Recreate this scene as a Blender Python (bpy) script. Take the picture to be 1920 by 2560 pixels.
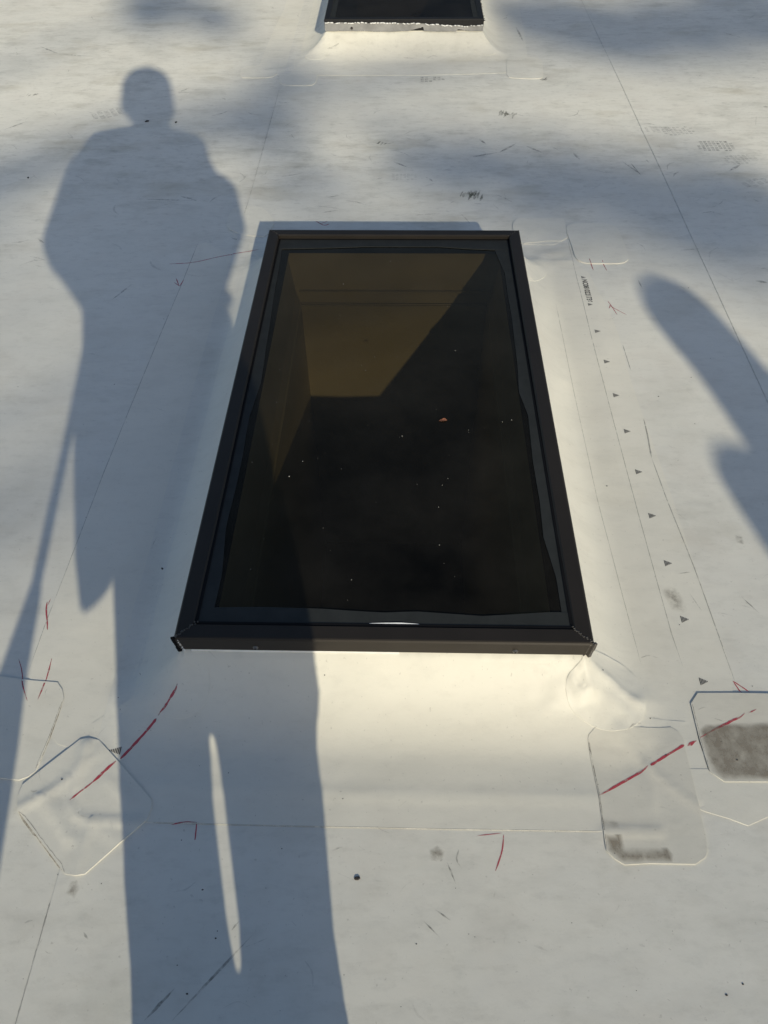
import bpy, bmesh, math, random
import numpy as np
from mathutils import Vector, Matrix
from mathutils.geometry import delaunay_2d_cdt

for o in list(bpy.data.objects): bpy.data.objects.remove(o, do_unlink=True)
SC = bpy.context.scene
COL = SC.collection
rng = np.random.default_rng(7)
random.seed(7)

# ------------------------------------------------------------------ camera, sky, sun, exposure
CAM_H = 1.2102                                     # phone held at chest height above the roof
AX = np.array([0.99970845, -0.01039053, 0.02179583])   # world X, Y, Z axes in camera space (calibrated)
AY = np.array([0.02215648, 0.75355008, -0.65701703])
AZ = np.array([-0.0095975, 0.65730839, 0.75356059])
FPX = 1923.0                                       # focal length in pixels of a 1920 wide frame
cd = bpy.data.cameras.new('camera'); cam = bpy.data.objects.new('camera', cd); COL.objects.link(cam)
cd.sensor_fit = 'HORIZONTAL'; cd.sensor_width = 36.0; cd.lens = 36.0 * FPX / 1920.0
cd.clip_start = 0.01; cd.clip_end = 2000
M = Matrix(((AX[0], AX[1], AX[2], 0), (AY[0], AY[1], AY[2], 0), (AZ[0], AZ[1], AZ[2], CAM_H), (0, 0, 0, 1)))
cam.matrix_world = M
SC.camera = cam

SUN_EL = math.radians(23.7); SUN_AZ = math.radians(-15.6)   # shadows fall towards SUN_AZ from +Y
SDIR = Vector((math.sin(SUN_AZ) * math.cos(SUN_EL), math.cos(SUN_AZ) * math.cos(SUN_EL), -math.sin(SUN_EL)))
wd = bpy.data.worlds.new('World'); SC.world = wd; wd.use_nodes = True
nt = wd.node_tree; sky = nt.nodes.new('ShaderNodeTexSky'); sky.sky_type = 'NISHITA'; sky.sun_disc = False
sky.sun_elevation = SUN_EL; sky.sun_rotation = math.atan2(-SDIR.x, -SDIR.y); sky.air_density = 1.0; sky.dust_density = 1.0
bgn = nt.nodes['Background']; nt.links.new(sky.outputs[0], bgn.inputs[0]); bgn.inputs[1].default_value = 0.118
sl = bpy.data.lights.new('sun', 'SUN'); sl.energy = 3.35; sl.angle = math.radians(0.53); sl.color = (1.0, 0.90, 0.675)
so = bpy.data.objects.new('sun', sl); COL.objects.link(so); so.location = (8, -20, 14)
so.rotation_euler = SDIR.to_track_quat('-Z', 'Y').to_euler()
SC.view_settings.view_transform = 'Standard'; SC.view_settings.look = 'None'
SC.cycles.max_bounces = 6; SC.cycles.diffuse_bounces = 3; SC.cycles.glossy_bounces = 3; SC.cycles.transparent_max_bounces = 12
SC.view_settings.exposure = 0.0; SC.view_settings.gamma = 1.0

# ------------------------------------------------------------------ materials
MATS = {}
def newmat(name):
    m = bpy.data.materials.new(name); m.use_nodes = True; MATS[name] = m
    return m, m.node_tree, m.node_tree.nodes['Principled BSDF']
def simple(name, col, rough=0.6, noise=0.15, scale=20.0, bump=0.0, metal=0.0):
    m, t, b = newmat(name)
    tc = t.nodes.new('ShaderNodeTexCoord'); n = t.nodes.new('ShaderNodeTexNoise'); n.inputs['Scale'].default_value = scale; n.inputs['Detail'].default_value = 5
    t.links.new(tc.outputs['Object'], n.inputs['Vector'])
    r = t.nodes.new('ShaderNodeMix'); r.data_type = 'RGBA'
    r.inputs[6].default_value = (*[c * (1 - noise) for c in col], 1); r.inputs[7].default_value = (*[min(1, c * (1 + noise)) for c in col], 1)
    t.links.new(n.outputs['Fac'], r.inputs[0]); t.links.new(r.outputs[2], b.inputs['Base Color'])
    b.inputs['Roughness'].default_value = rough; b.inputs['Metallic'].default_value = metal
    if bump:
        bp = t.nodes.new('ShaderNodeBump'); bp.inputs['Strength'].default_value = bump; bp.inputs['Distance'].default_value = 0.002
        t.links.new(n.outputs['Fac'], bp.inputs['Height']); t.links.new(bp.outputs[0], b.inputs['Normal'])
    return m
def membrane(name, base, dirt=1.0, far=True):
    """white roofing membrane: streaky grey grime, specks, faint scrim relief"""
    m, t, b = newmat(name); N, L = t.nodes.new, t.links.new
    geo = N('ShaderNodeNewGeometry')
    def noise(sx, sy, detail, rough, lo, hi, off=0.0):
        mp = N('ShaderNodeMapping'); mp.inputs['Scale'].default_value = (sx, sy, 1); mp.inputs['Location'].default_value = (off, off * 1.7, 0)
        n = N('ShaderNodeTexNoise'); n.inputs['Scale'].default_value = 1; n.inputs['Detail'].default_value = detail; n.inputs['Roughness'].default_value = rough
        L(geo.outputs['Position'], mp.inputs[0]); L(mp.outputs[0], n.inputs['Vector'])
        r = N('ShaderNodeMapRange'); r.inputs[1].default_value = lo; r.inputs[2].default_value = hi
        L(n.outputs['Fac'], r.inputs[0]); return r.outputs[0], n.outputs['Fac']
    def mix(a, col, fac):
        x = N('ShaderNodeMix'); x.data_type = 'RGBA'
        if isinstance(a, tuple): x.inputs[6].default_value = (*a, 1)
        else: L(a, x.inputs[6])
        x.inputs[7].default_value = (*col, 1); L(fac, x.inputs[0]); return x.outputs[2]
    def mul(a, k):
        x = N('ShaderNodeMath'); x.operation = 'MULTIPLY'; L(a, x.inputs[0])
        if isinstance(k, (int, float)): x.inputs[1].default_value = k
        else: L(k, x.inputs[1])
        return x.outputs[0]
    # foot traffic: the walked area beyond the first skylight is dirtier
    sep = N('ShaderNodeSeparateXYZ'); L(geo.outputs['Position'], sep.inputs[0])
    tr = N('ShaderNodeMapRange'); tr.inputs[1].default_value = 1.7; tr.inputs[2].default_value = 2.6; tr.inputs[3].default_value = 0.42; tr.inputs[4].default_value = 1.0
    L(sep.outputs['Y'], tr.inputs[0]); traffic = tr.outputs[0]
    f1, _ = noise(1.3, 2.2, 4, 0.55, 0.35, 0.75)
    f2, _ = noise(7, 15, 8, 0.70, 0.47, 0.74, 3.1)
    f3, _ = noise(26, 52, 7, 0.72, 0.53, 0.72, 9.4)
    f4, n4 = noise(140, 140, 3, 0.6, 0.66, 0.72, 1.3)
    f5, _ = noise(3.0, 6.0, 5, 0.6, 0.55, 0.8, 21.0)
    f6, _ = noise(1.4, 1.8, 4, 0.6, 0.30, 0.60, 31.0)
    c = mix(base, (0.50, 0.50, 0.47), mul(mul(f1, 0.36 * dirt), traffic))
    c = mix(c, (0.32, 0.315, 0.27), mul(mul(mul(f2, 0.66 * dirt), traffic), f6))
    c = mix(c, (0.38, 0.345, 0.25), mul(mul(mul(f5, 0.85 * dirt), traffic), f6))
    c = mix(c, (0.22, 0.22, 0.20), mul(mul(f3, 0.36 * dirt), traffic))
    c = mix(c, (0.20, 0.19, 0.17), mul(f4, 0.28))
    f7, _ = noise(7, 7, 4, 0.6, 0.5, 0.75, 41.0); f8, _ = noise(3.5, 3.5, 4, 0.6, 0.5, 0.72, 57.0); f9, _ = noise(16, 40, 6, 0.7, 0.52, 0.8, 71.0)
    c = mix(c, (0.56, 0.525, 0.47), mul(f7, 0.28 * dirt)); c = mix(c, (0.50, 0.515, 0.475), mul(f8, 0.22 * dirt)); c = mix(c, (0.38, 0.37, 0.33), mul(f9, 0.26 * dirt))
    L(c, b.inputs['Base Color']); b.inputs['Roughness'].default_value = 0.48; b.inputs['Diffuse Roughness'].default_value = 0.45
    b.inputs['Specular IOR Level'].default_value = 0.4
    _, nb = noise(9, 9, 3, 0.5, 0, 1, 5.0)
    b1 = N('ShaderNodeBump'); b1.inputs['Strength'].default_value = 0.35; b1.inputs['Distance'].default_value = 0.006; L(nb, b1.inputs['Height'])
    _, ns = noise(260, 260, 2, 0.5, 0, 1, 2.0)
    b2 = N('ShaderNodeBump'); b2.inputs['Strength'].default_value = 0.10; b2.inputs['Distance'].default_value = 0.001; L(ns, b2.inputs['Height'])
    L(b1.outputs[0], b2.inputs['Normal']); L(b2.outputs[0], b.inputs['Normal'])
    return m
WHITE = (0.700, 0.692, 0.640)
membrane('roof_white', WHITE)
membrane('patch_white', (0.712, 0.698, 0.632), dirt=0.6)
membrane('patch_grey', (0.655, 0.638, 0.572), dirt=0.8)
def print_mat(name, col, amax=0.9, scale=60.0, lo=0.35, hi=0.55, sx=1.0, sy=1.0):
    """ink, dirt and scuffs lying on the membrane: broken-up coverage, membrane shows between"""
    m, t, b = newmat(name); N, L = t.nodes.new, t.links.new
    b.inputs['Base Color'].default_value = (*col, 1); b.inputs['Roughness'].default_value = 0.7
    geo = N('ShaderNodeNewGeometry'); mp = N('ShaderNodeMapping'); mp.inputs['Scale'].default_value = (sx, sy, 1)
    n = N('ShaderNodeTexNoise'); n.inputs['Scale'].default_value = scale; n.inputs['Detail'].default_value = 6; n.inputs['Roughness'].default_value = 0.7
    L(geo.outputs['Position'], mp.inputs[0]); L(mp.outputs[0], n.inputs['Vector'])
    r = N('ShaderNodeMapRange'); r.inputs[1].default_value = lo; r.inputs[2].default_value = hi; r.inputs[3].default_value = 0.0; r.inputs[4].default_value = amax
    L(n.outputs['Fac'], r.inputs[0])
    at = N('ShaderNodeAttribute'); at.attribute_name = 'cover'
    mu = N('ShaderNodeMath'); mu.operation = 'MULTIPLY'; L(r.outputs[0], mu.inputs[0]); L(at.outputs['Fac'], mu.inputs[1])
    L(mu.outputs[0], b.inputs['Alpha'])
    return m
print_mat('red_marker', (0.46, 0.05, 0.075), 0.9, 110, 0.24, 0.52, 1, 1)
print_mat('red_faint', (0.44, 0.06, 0.09), 0.9, 90, 0.26, 0.52, 1, 1)
print_mat('black_ink', (0.03, 0.03, 0.034), 0.95, 260, 0.12, 0.42)
print_mat('scuff', (0.12, 0.118, 0.11), 0.58, 70, 0.36, 0.62)
print_mat('dirt_brown', (0.245, 0.212, 0.165), 0.74, 48, 0.12, 0.66, 1.0, 0.8)
print_mat('dirt_soft', (0.22, 0.19, 0.145), 0.75, 70, 0.32, 0.66)
print_mat('moss_smear', (0.11, 0.11, 0.065), 0.8, 90, 0.34, 0.60, 1.0, 0.4)
print_mat('tread_dust', (0.15, 0.145, 0.135), 0.62, 80, 0.36, 0.62)
print_mat('crease_grey', (0.30, 0.30, 0.28), 0.5, 60, 0.30, 0.50)
print_mat('seam_grime', (0.13, 0.12, 0.10), 0.8, 45, 0.38, 0.60)
simple('frame_bronze', (0.025, 0.021, 0.0175), 0.5, 0.22, 14, 0.05)
simple('frame_black', (0.016, 0.016, 0.017), 0.5, 0.2, 30, 0.05)
simple('sealant_black', (0.034, 0.037, 0.037), 0.7, 0.25, 40, 0.1)
simple('rubber_black', (0.010, 0.010, 0.011), 0.6, 0.2, 40)
simple('silicone_bead', (0.06, 0.055, 0.05), 0.35, 0.5, 120, 0.5)
simple('screw_metal', (0.16, 0.15, 0.14), 0.35, 0.2, 60, 0, 0.8)
simple('silver_tape', (0.25, 0.25, 0.25), 0.5, 0.45, 30, 0.9, 0.1)
simple('silver_edge', (0.80, 0.80, 0.78), 0.45, 0.1, 60, 0.5)
simple('shaft_wall', (0.50, 0.46, 0.33), 0.7, 0.06, 6, 0.05)
simple('curb_wood', (0.46, 0.42, 0.31), 0.75, 0.15, 9, 0.1)
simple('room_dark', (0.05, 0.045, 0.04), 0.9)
simple('leaf_dry', (0.22, 0.085, 0.045), 0.7, 0.4, 150)
simple('speck_pale', (0.42, 0.39, 0.33), 0.8)
simple('grit_dark', (0.035, 0.03, 0.028), 0.8)
simple('white_film', (0.75, 0.78, 0.82), 0.25)
simple('wall_render', (0.42, 0.38, 0.33), 0.9)
simple('grass', (0.06, 0.085, 0.03), 0.95, 0.4, 1.5)
simple('bark', (0.11, 0.085, 0.065), 0.9, 0.4, 8, 0.5)
simple('foliage', (0.04, 0.06, 0.022), 0.6, 0.45, 2.0)
simple('skin', (0.50, 0.31, 0.22), 0.55, 0.08, 30)
simple('jacket_cloth', (0.06, 0.07, 0.09), 0.9, 0.2, 60, 0.2)
simple('coat_cloth', (0.09, 0.08, 0.06), 0.9, 0.2, 60, 0.2)
simple('trouser_cloth', (0.05, 0.06, 0.10), 0.9, 0.2, 60, 0.2)
simple('boot_leather', (0.09, 0.055, 0.03), 0.6, 0.2, 30)
simple('cap_cloth', (0.04, 0.04, 0.045), 0.9, 0.2, 60, 0.2)
simple('eye_white', (0.75, 0.74, 0.72), 0.3); simple('eye_dark', (0.03, 0.02, 0.015), 0.2); simple('lip', (0.40, 0.18, 0.15), 0.5)
simple('phone_black', (0.02, 0.02, 0.022), 0.25)
simple('canvas', (0.16, 0.13, 0.085), 0.9, 0.2, 40, 0.3)
simple('broom_straw', (0.42, 0.32, 0.14), 0.85, 0.3, 60, 0.5)
simple('broom_handle', (0.40, 0.27, 0.14), 0.6, 0.2, 10)
for nm_ in ('frame_bronze', 'frame_black', 'sealant_black', 'rubber_black'): MATS[nm_].node_tree.nodes['Principled BSDF'].inputs['Specular IOR Level'].default_value = 0.22
for nm_ in ('sealant_black', 'rubber_black'): MATS[nm_].node_tree.nodes['Principled BSDF'].inputs['Specular IOR Level'].default_value = 0.06
# tinted, slightly dusty glass (thin pane)
m, t, b = newmat('tinted_glass'); N, L = t.nodes.new, t.links.new
t.nodes.remove(b); out = t.nodes['Material Output']
tr = N('ShaderNodeBsdfTransparent'); tr.inputs[0].default_value = (0.282, 0.256, 0.192, 1)
gl = N('ShaderNodeBsdfGlossy'); gl.inputs['Roughness'].default_value = 0.03; gl.inputs[0].default_value = (0.62, 0.54, 0.42, 1)
fr = N('ShaderNodeFresnel'); gbk = N('ShaderNodeNewGeometry'); ior = N('ShaderNodeMapRange'); ior.inputs[3].default_value = 1.36; ior.inputs[4].default_value = 1 / 1.36
L(gbk.outputs['Backfacing'], ior.inputs[0]); L(ior.outputs[0], fr.inputs[0])
mx = N('ShaderNodeMixShader'); L(fr.outputs[0], mx.inputs[0]); L(tr.outputs[0], mx.inputs[1]); L(gl.outputs[0], mx.inputs[2])
df = N('ShaderNodeBsdfDiffuse'); df.inputs[0].default_value = (0.50, 0.45, 0.37, 1)
tc = N('ShaderNodeNewGeometry'); nz = N('ShaderNodeTexNoise'); nz.inputs['Scale'].default_value = 5; nz.inputs['Detail'].default_value = 6; nz.inputs['Roughness'].default_value = 0.65; L(tc.outputs['Position'], nz.inputs['Vector'])
mr = N('ShaderNodeMapRange'); mr.inputs[1].default_value = 0.3; mr.inputs[2].default_value = 0.8; mr.inputs[3].default_value = 0.003; mr.inputs[4].default_value = 0.036; L(nz.outputs['Fac'], mr.inputs[0])
mx2 = N('ShaderNodeMixShader'); L(mr.outputs[0], mx2.inputs[0]); L(mx.outputs[0], mx2.inputs[1]); L(df.outputs[0], mx2.inputs[2]); L(mx2.outputs[0], out.inputs[0])

m2_ = m.copy(); m2_.name = 'dusty_glass'; MATS['dusty_glass'] = m2_
for n_ in m2_.node_tree.nodes:
    if n_.type == 'BSDF_GLOSSY': n_.inputs['Roughness'].default_value = 0.38; n_.inputs[0].default_value = (0.30, 0.31, 0.33, 1)
# ------------------------------------------------------------------ object helpers
def mesh_obj(name, verts, faces, mat, parent=None, smooth=False, cover=None):
    me = bpy.data.meshes.new(name); me.from_pydata([tuple(map(float, v)) for v in verts], [], faces); me.update()
    if smooth:
        me.polygons.foreach_set('use_smooth', [True] * len(me.polygons))
    if cover is not None:
        a = me.attributes.new('cover', 'FLOAT', 'POINT'); a.data.foreach_set('value', np.asarray(cover, dtype=np.float32))
    me.materials.append(MATS[mat])
    o = bpy.data.objects.new(name, me); COL.objects.link(o)
    if parent is not None: o.parent = parent
    return o
def bm_obj(name, bm, mat, parent=None, smooth=False):
    me = bpy.data.meshes.new(name); bm.to_mesh(me); bm.free(); me.materials.append(MATS[mat])
    if smooth: me.polygons.foreach_set('use_smooth', [True] * len(me.polygons))
    o = bpy.data.objects.new(name, me); COL.objects.link(o)
    if parent is not None: o.parent = parent
    return o
def empty(name, loc=(0, 0, 0), rz=0.0):
    o = bpy.data.objects.new(name, None); COL.objects.link(o); o.location = loc; o.rotation_euler = (0, 0, rz); o.empty_display_size = 0.1
    return o
def tag(o, label=None, cat=None, group=None, kind=None):
    if label: o['label'] = label
    if cat: o['category'] = cat
    if group: o['group'] = group
    if kind: o['kind'] = kind
    return o
def box_bm(bm, x0, x1, y0, y1, z0, z1, bev=0.0):
    vs = [bm.verts.new(p) for p in ((x0, y0, z0), (x1, y0, z0), (x1, y1, z0), (x0, y1, z0), (x0, y0, z1), (x1, y0, z1), (x1, y1, z1), (x0, y1, z1))]
    fs = [bm.faces.new([vs[i] for i in f]) for f in ((3, 2, 1, 0), (4, 5, 6, 7), (0, 1, 5, 4), (1, 2, 6, 5), (2, 3, 7, 6), (3, 0, 4, 7))]
    if bev:
        es = list({e for f in fs for e in f.edges}); bmesh.ops.bevel(bm, geom=es, offset=bev, segments=2, affect='EDGES')
# smooth value noise for geometry
_lat = rng.random((64, 64))
def vnoise(x, y, s, off=0.0):
    x = np.asarray(x, float) * s + off; y = np.asarray(y, float) * s + off * 1.37
    xi = np.floor(x).astype(int); yi = np.floor(y).astype(int); fx = x - xi; fy = y - yi
    fx = fx * fx * (3 - 2 * fx); fy = fy * fy * (3 - 2 * fy); g = lambda a, b: _lat[a % 64, b % 64]
    return ((g(xi, yi) * (1 - fx) + g(xi + 1, yi) * fx) * (1 - fy) + (g(xi, yi + 1) * (1 - fx) + g(xi + 1, yi + 1) * fx) * fy) * 2 - 1

# ------------------------------------------------------------------ the roof surface as a height function
F1 = (-0.3670, 0.3130, 0.6565, 1.9510); F1_TOP = 0.1404; F1_BOT = 0.100    # main skylight frame
F2 = (-0.3480, 0.3310, 3.7150, 5.0100); F2_TOP = 0.1270; F2_BOT = 0.081    # skylight behind
CURBS = [(F1, F1_BOT, 0.13, 0.15), (F2, F2_BOT, 0.115, 0.13)]
SEAMS = [-7.0, -5.68, -4.36, -3.06, -1.765, -0.505, 0.866, 2.19, 3.5, 4.8, 6.1, 7.4]
RIDGES = []                                       # (polyline, height, width) creases in the membrane
def seg_dist(x, y, p, q):
    px, py = p; dx, dy = q[0] - px, q[1] - py; l2 = dx * dx + dy * dy + 1e-12
    t_ = np.clip(((x - px) * dx + (y - py) * dy) / l2, 0, 1)
    return np.hypot(x - px - t_ * dx, y - py - t_ * dy)
def zsurf(x, y, ridges=True):
    x = np.asarray(x, float); y = np.asarray(y, float)
    z = 0.0012 * vnoise(x, y, 2.3) + 0.0007 * vnoise(x, y, 6.1, 11.3)
    for (r, zb, R0, RF) in CURBS:
        dx = np.maximum(np.maximum(r[0] + 0.006 - x, x - r[1] + 0.006), 0); dy = np.maximum(np.maximum(r[2] + 0.006 - y, y - r[3] + 0.006), 0)
        d = np.hypot(dx, dy)
        front = np.clip((r[2] + 0.03 - y) / 0.06, 0, 1)
        corner = np.clip(np.minimum(dx, dy) / 0.05, 0, 1)
        R = R0 + (RF - R0) * front + 0.02 * corner
        s = np.clip(1 - d / R, 0, 1)
        z = z + (zb + 0.001) * (0.85 * s ** 2 + 0.15 * s ** 3)
        # hand-dressed corners are lumpy
        z = z + corner * np.clip(1 - d / (R * 1.1), 0, 1) * (0.006 * vnoise(x, y, 24, 3.3) + 0.004 * vnoise(x, y, 50, 7.7))
    if ridges:
        for pts, h, w in RIDGES:
            dd = None
            for p, q in zip(pts[:-1], pts[1:]):
                e_ = seg_dist(x, y, p, q); dd = e_ if dd is None else np.minimum(dd, e_)
            z = z + h * np.exp(-(dd / w) ** 2)
    return z
# photograph pixel -> point on the roof surface (survey of where each seam, patch and mark lies)
def roof_pt(px, py):
    d = np.array([(px - 960) / FPX, -(py - 1280) / FPX, -1.0]); w = np.array([d @ AX, d @ AY, d @ AZ])
    zs = np.linspace(0.16, -0.006, 160); t_ = (CAM_H - zs) / -w[2]
    xs, ys = w[0] * t_, w[1] * t_
    zz = zsurf(xs, ys, False); i = int(np.argmax(zz >= zs)) if np.any(zz >= zs) else len(zs) - 1
    return (float(xs[i]), float(ys[i]))
K = 1920 / 1659
def D(x, y): return roof_pt(x * K, y * K)
def crop(x0, y0, s): return lambda pts: [roof_pt(x0 + a / s, y0 + b / s) for a, b in pts]
CA = crop(0, 1650, 3.318); CB = crop(1450, 1680, 3.53); CC = crop(1250, 1450, 4.1475); CE = crop(1100, 540, 3.318)
CR = crop(560, 0, 1.975); C1 = crop(0, 0, 1.728); C2 = crop(960, 0, 1.728); DD = crop(0, 0, 1 / K)

RIDGES += [
    (DD([(690, 1712), (900, 1716), (1290, 1722)]), 0.0016, 0.007),                   # bend line of the front apron
    (DD([(330, 1700), (690, 1712)]), 0.0012, 0.008),
    (CA([(145, 1245), (320, 1150), (500, 1050), (630, 950), (720, 700)]), 0.0032, 0.007),
    (CA([(590, 1200), (620, 1295), (760, 1330), (960, 1345), (1150, 1345)]), 0.0030, 0.006),
    (CA([(770, 1350), (690, 1560), (640, 1780)]), 0.0024, 0.006),
    (CA([(680, 890), (860, 740)]), 0.0012, 0.007), (CA([(330, 1160), (480, 1330), (560, 1500)]), 0.0022, 0.006),
    (CA([(400, 1140), (520, 1280), (620, 1500)]), 0.0018, 0.006), (CA([(620, 1080), (700, 880), (740, 700)]), 0.0024, 0.006), (CA([(900, 1000), (1100, 1200)]), 0.0014, 0.008), (CA([(820, 1400), (980, 1500)]), 0.0014, 0.008),
    (CB([(205, 1412), (450, 1412), (700, 1412)]), 0.0024, 0.006),                    # seam telegraphing through the patch
    (CB([(400, 650), (590, 830), (800, 1020), (1050, 1200)]), 0.0018, 0.007), (CB([(590, 830), (640, 1040), (650, 1200)]), 0.0012, 0.006),
    (CB([(540, 500), (580, 700), (590, 830)]), 0.0010, 0.006),
    (CC([(1010, 960), (1150, 1060), (1300, 1210), (1420, 1280)]), 0.0055, 0.009), (CC([(900, 900), (880, 1040), (960, 1190)]), 0.005, 0.008),
    (CC([(740, 1060), (800, 1140), (880, 1190)]), 0.0055, 0.006), (CC([(600, 1200), (860, 1190)]), 0.003, 0.008),
    (CC([(930, 1040), (960, 1180)]), 0.004, 0.007), (CC([(860, 860), (760, 1000)]), 0.003, 0.006), (CC([(1000, 1080), (1080, 1250), (1100, 1400)]), 0.003, 0.010), (CC([(820, 1250), (900, 1380)]), 0.0025, 0.009), (CC([(1180, 1250), (1300, 1400)]), 0.0025, 0.010), (CC([(560, 1110), (660, 1060)]), 0.0025, 0.008), (CC([(480, 1330), (640, 1290)]), 0.002, 0.010),
    (CE([(700, 430), (850, 330), (1000, 300)]), 0.0035, 0.02), (CE([(880, 400), (1100, 370)]), 0.0025, 0.015),
    (CE([(1240, 160), (1270, 280)]), 0.0012, 0.008), (CE([(700, 245), (800, 110)]), 0.0015, 0.006),
    (DD([(1215, 820), (1222, 826)]), 0.0022, 0.012), (DD([(1290, 640), (1330, 1000)]), 0.0009, 0.02),
    (CR([(400, 290), (330, 340), (200, 355)]), 0.003, 0.012),
]

# ------------------------------------------------------------------ roof, ground
rx0, rx1, ry0, ry1 = -7.0, 8.2, -6.5, 11.0
roof = empty('roof'); tag(roof, kind='structure')
def lines(a, b, fine, fs, cs):
    out_ = [a]
    while out_[-1] < b - 1e-6:
        v = out_[-1]; step = fs if any(f0 - 0.02 <= v < f1 for f0, f1 in fine) else (cs if abs(v - 1) < 5 else 0.5)
        nx = min(v + step, b)
        for f0, _ in fine:
            if v < f0 - 1e-6 < nx: nx = f0
        out_.append(nx)
    return np.array(out_)
YL = lines(ry0, ry1, [(0.10, 2.35), (3.3, 5.2)], 0.013, 0.06)
for i, xs0 in enumerate(SEAMS):
    xe = (SEAMS[i + 1] + 0.05) if i + 1 < len(SEAMS) else rx1
    XL = lines(xs0, xe, [(-0.80, 0.80)], 0.013, 0.06)
    gx, gy = np.meshgrid(XL, YL); wob = 0.004 * vnoise(gy * 0 + xs0, gy, 1.1, i * 3.1)
    lap = (0.0008 if abs(xs0 - 0.866) < .01 else 0.0017) * np.exp(-((gx - xs0) / 0.05) ** 2)
    near_right = np.clip((gx - (xe - 0.05)) / 0.02, 0, 1)
    gz = zsurf(gx, gy) + lap - 0.0012 * near_right
    gxx = gx + wob * np.exp(-((gx - xs0) / 0.02) ** 2)
    nx, ny = len(XL), len(YL)
    verts = np.stack([gxx.ravel(), gy.ravel(), gz.ravel()], 1).tolist(); faces = []
    for j in range(ny - 1):
        yc = (YL[j] + YL[j + 1]) / 2
        for k in range(nx - 1):
            xc = (XL[k] + XL[k + 1]) / 2
            if any(r[0] + 0.02 < xc < r[1] - 0.02 and r[2] + 0.02 < yc < r[3] - 0.02 for r in (F1, F2)): continue
            a = j * nx + k; faces.append((a, a + 1, a + nx + 1, a + nx))
    base = len(verts)                                                          # lapped left edge
    for j in range(ny): verts.append((gxx[j, 0], gy[j, 0], gz[j, 0] - 0.003))
    for j in range(ny - 1): faces.append((j * nx, (j + 1) * nx, base + j + 1, base + j))
    o = mesh_obj('membrane_sheet', verts, faces, 'roof_white', roof, True)
    try: o.data.set_sharp_from_angle(angle=math.radians(40))
    except Exception: pass
GZ = -4.2
bm = bmesh.new()                                                                # building below, open under the skylights
for (x0, x1, y0, y1) in ((rx0, F1[0], ry0, ry1), (F1[1] + 0.02, rx1, ry0, ry1), (F1[0], F1[1] + 0.02, ry0, F1[2]), (F1[0], F1[1] + 0.02, F1[3], F2[2]), (F1[0], F1[1] + 0.02, F2[3], ry1)):
    box_bm(bm, x0, x1, y0, y1, -0.30, -0.012)
bm_obj('roof_deck', bm, 'curb_wood', roof)
bld = empty('building', (0, 0, GZ)); tag(bld, 'rendered wall of the low building under the white roof', 'building')
for nm, (x0, x1, y0, y1) in (('wall', (rx0, rx1, ry0, ry0 + .2)), ('wall', (rx0, rx1, ry1 - .2, ry1)), ('wall', (rx0, rx0 + .2, ry0 + .2, ry1 - .2)), ('wall', (rx1 - .2, rx1, ry0 + .2, ry1 - .2))):
    bm = bmesh.new(); box_bm(bm, x0, x1, y0, y1, 0, -GZ - 0.305); bm_obj(nm, bm, 'wall_render', bld)
bm = bmesh.new(); box_bm(bm, rx0 + .2, rx1 - .2, ry0 + .2, ry1 - .2, 0.02, 0.12); bm_obj('room_floor', bm, 'room_dark', bld)
bm = bmesh.new(); bmesh.ops.create_grid(bm, x_segments=40, y_segments=40, size=600); 
g_ = bm_obj('ground', bm, 'grass'); g_.location = (0, 0, GZ); tag(g_, kind='structure')

# ------------------------------------------------------------------ sheets, patches, prints on the roof
def resample(pts, step, closed=True):
    pts = [np.array(p, float) for p in pts]; out_ = []
    n = len(pts) if closed else len(pts) - 1
    for i in range(n):
        p, q = pts[i], pts[(i + 1) % len(pts)]; k = max(1, int(np.linalg.norm(q - p) / step))
        out_ += [p + (q - p) * j / k for j in range(k)]
    if not closed: out_.append(pts[-1])
    return np.array(out_)
def chaikin(pts, n=2, closed=True):
    pts = [np.array(p, float) for p in pts]
    for _ in range(n):
        q = []; m_ = len(pts) if closed else len(pts) - 1
        if not closed: q.append(pts[0])
        for i in range(m_):
            a, b_ = pts[i], pts[(i + 1) % len(pts)]; q += [a * .8 + b_ * .2, a * .2 + b_ * .8]
        if not closed: q.append(pts[-1])
        pts = q
    return pts
def inside(P, poly):
    x, y = P[:, 0], P[:, 1]; c = np.zeros(len(P), bool); n = len(poly)
    for i in range(n):
        (x1, y1), (x2, y2) = poly[i], poly[i - 1]
        k = (y1 > y) != (y2 > y); c ^= k & (x < (x2 - x1) * (y - y1) / (y2 - y1 + 1e-15) + x1)
    return c
def fill(outline, step):
    """outline -> triangulated 2-D sheet with interior points"""
    ol = resample(outline, step); lo, hi = ol.min(0), ol.max(0)
    gx, gy = np.meshgrid(np.arange(lo[0], hi[0], step), np.arange(lo[1], hi[1], step)); P = np.stack([gx.ravel(), gy.ravel()], 1) + step * 0.2 * rng.random((gx.size, 2))
    P = P[inside(P, ol)]
    if len(P):
        dm = np.min(np.hypot(P[:, None, 0] - ol[None, :, 0], P[:, None, 1] - ol[None, :, 1]), 1); P = P[dm > step * 0.6]
    allp = [Vector(p) for p in ol.tolist()] + [Vector(p) for p in P.tolist()]
    n = len(ol); r = delaunay_2d_cdt(allp, [(i, (i + 1) % n) for i in range(n)], [], 1, 1e-6)
    v = np.array([(p.x, p.y) for p in r[0]]); return v, [tuple(f) for f in r[2]], ol
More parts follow.
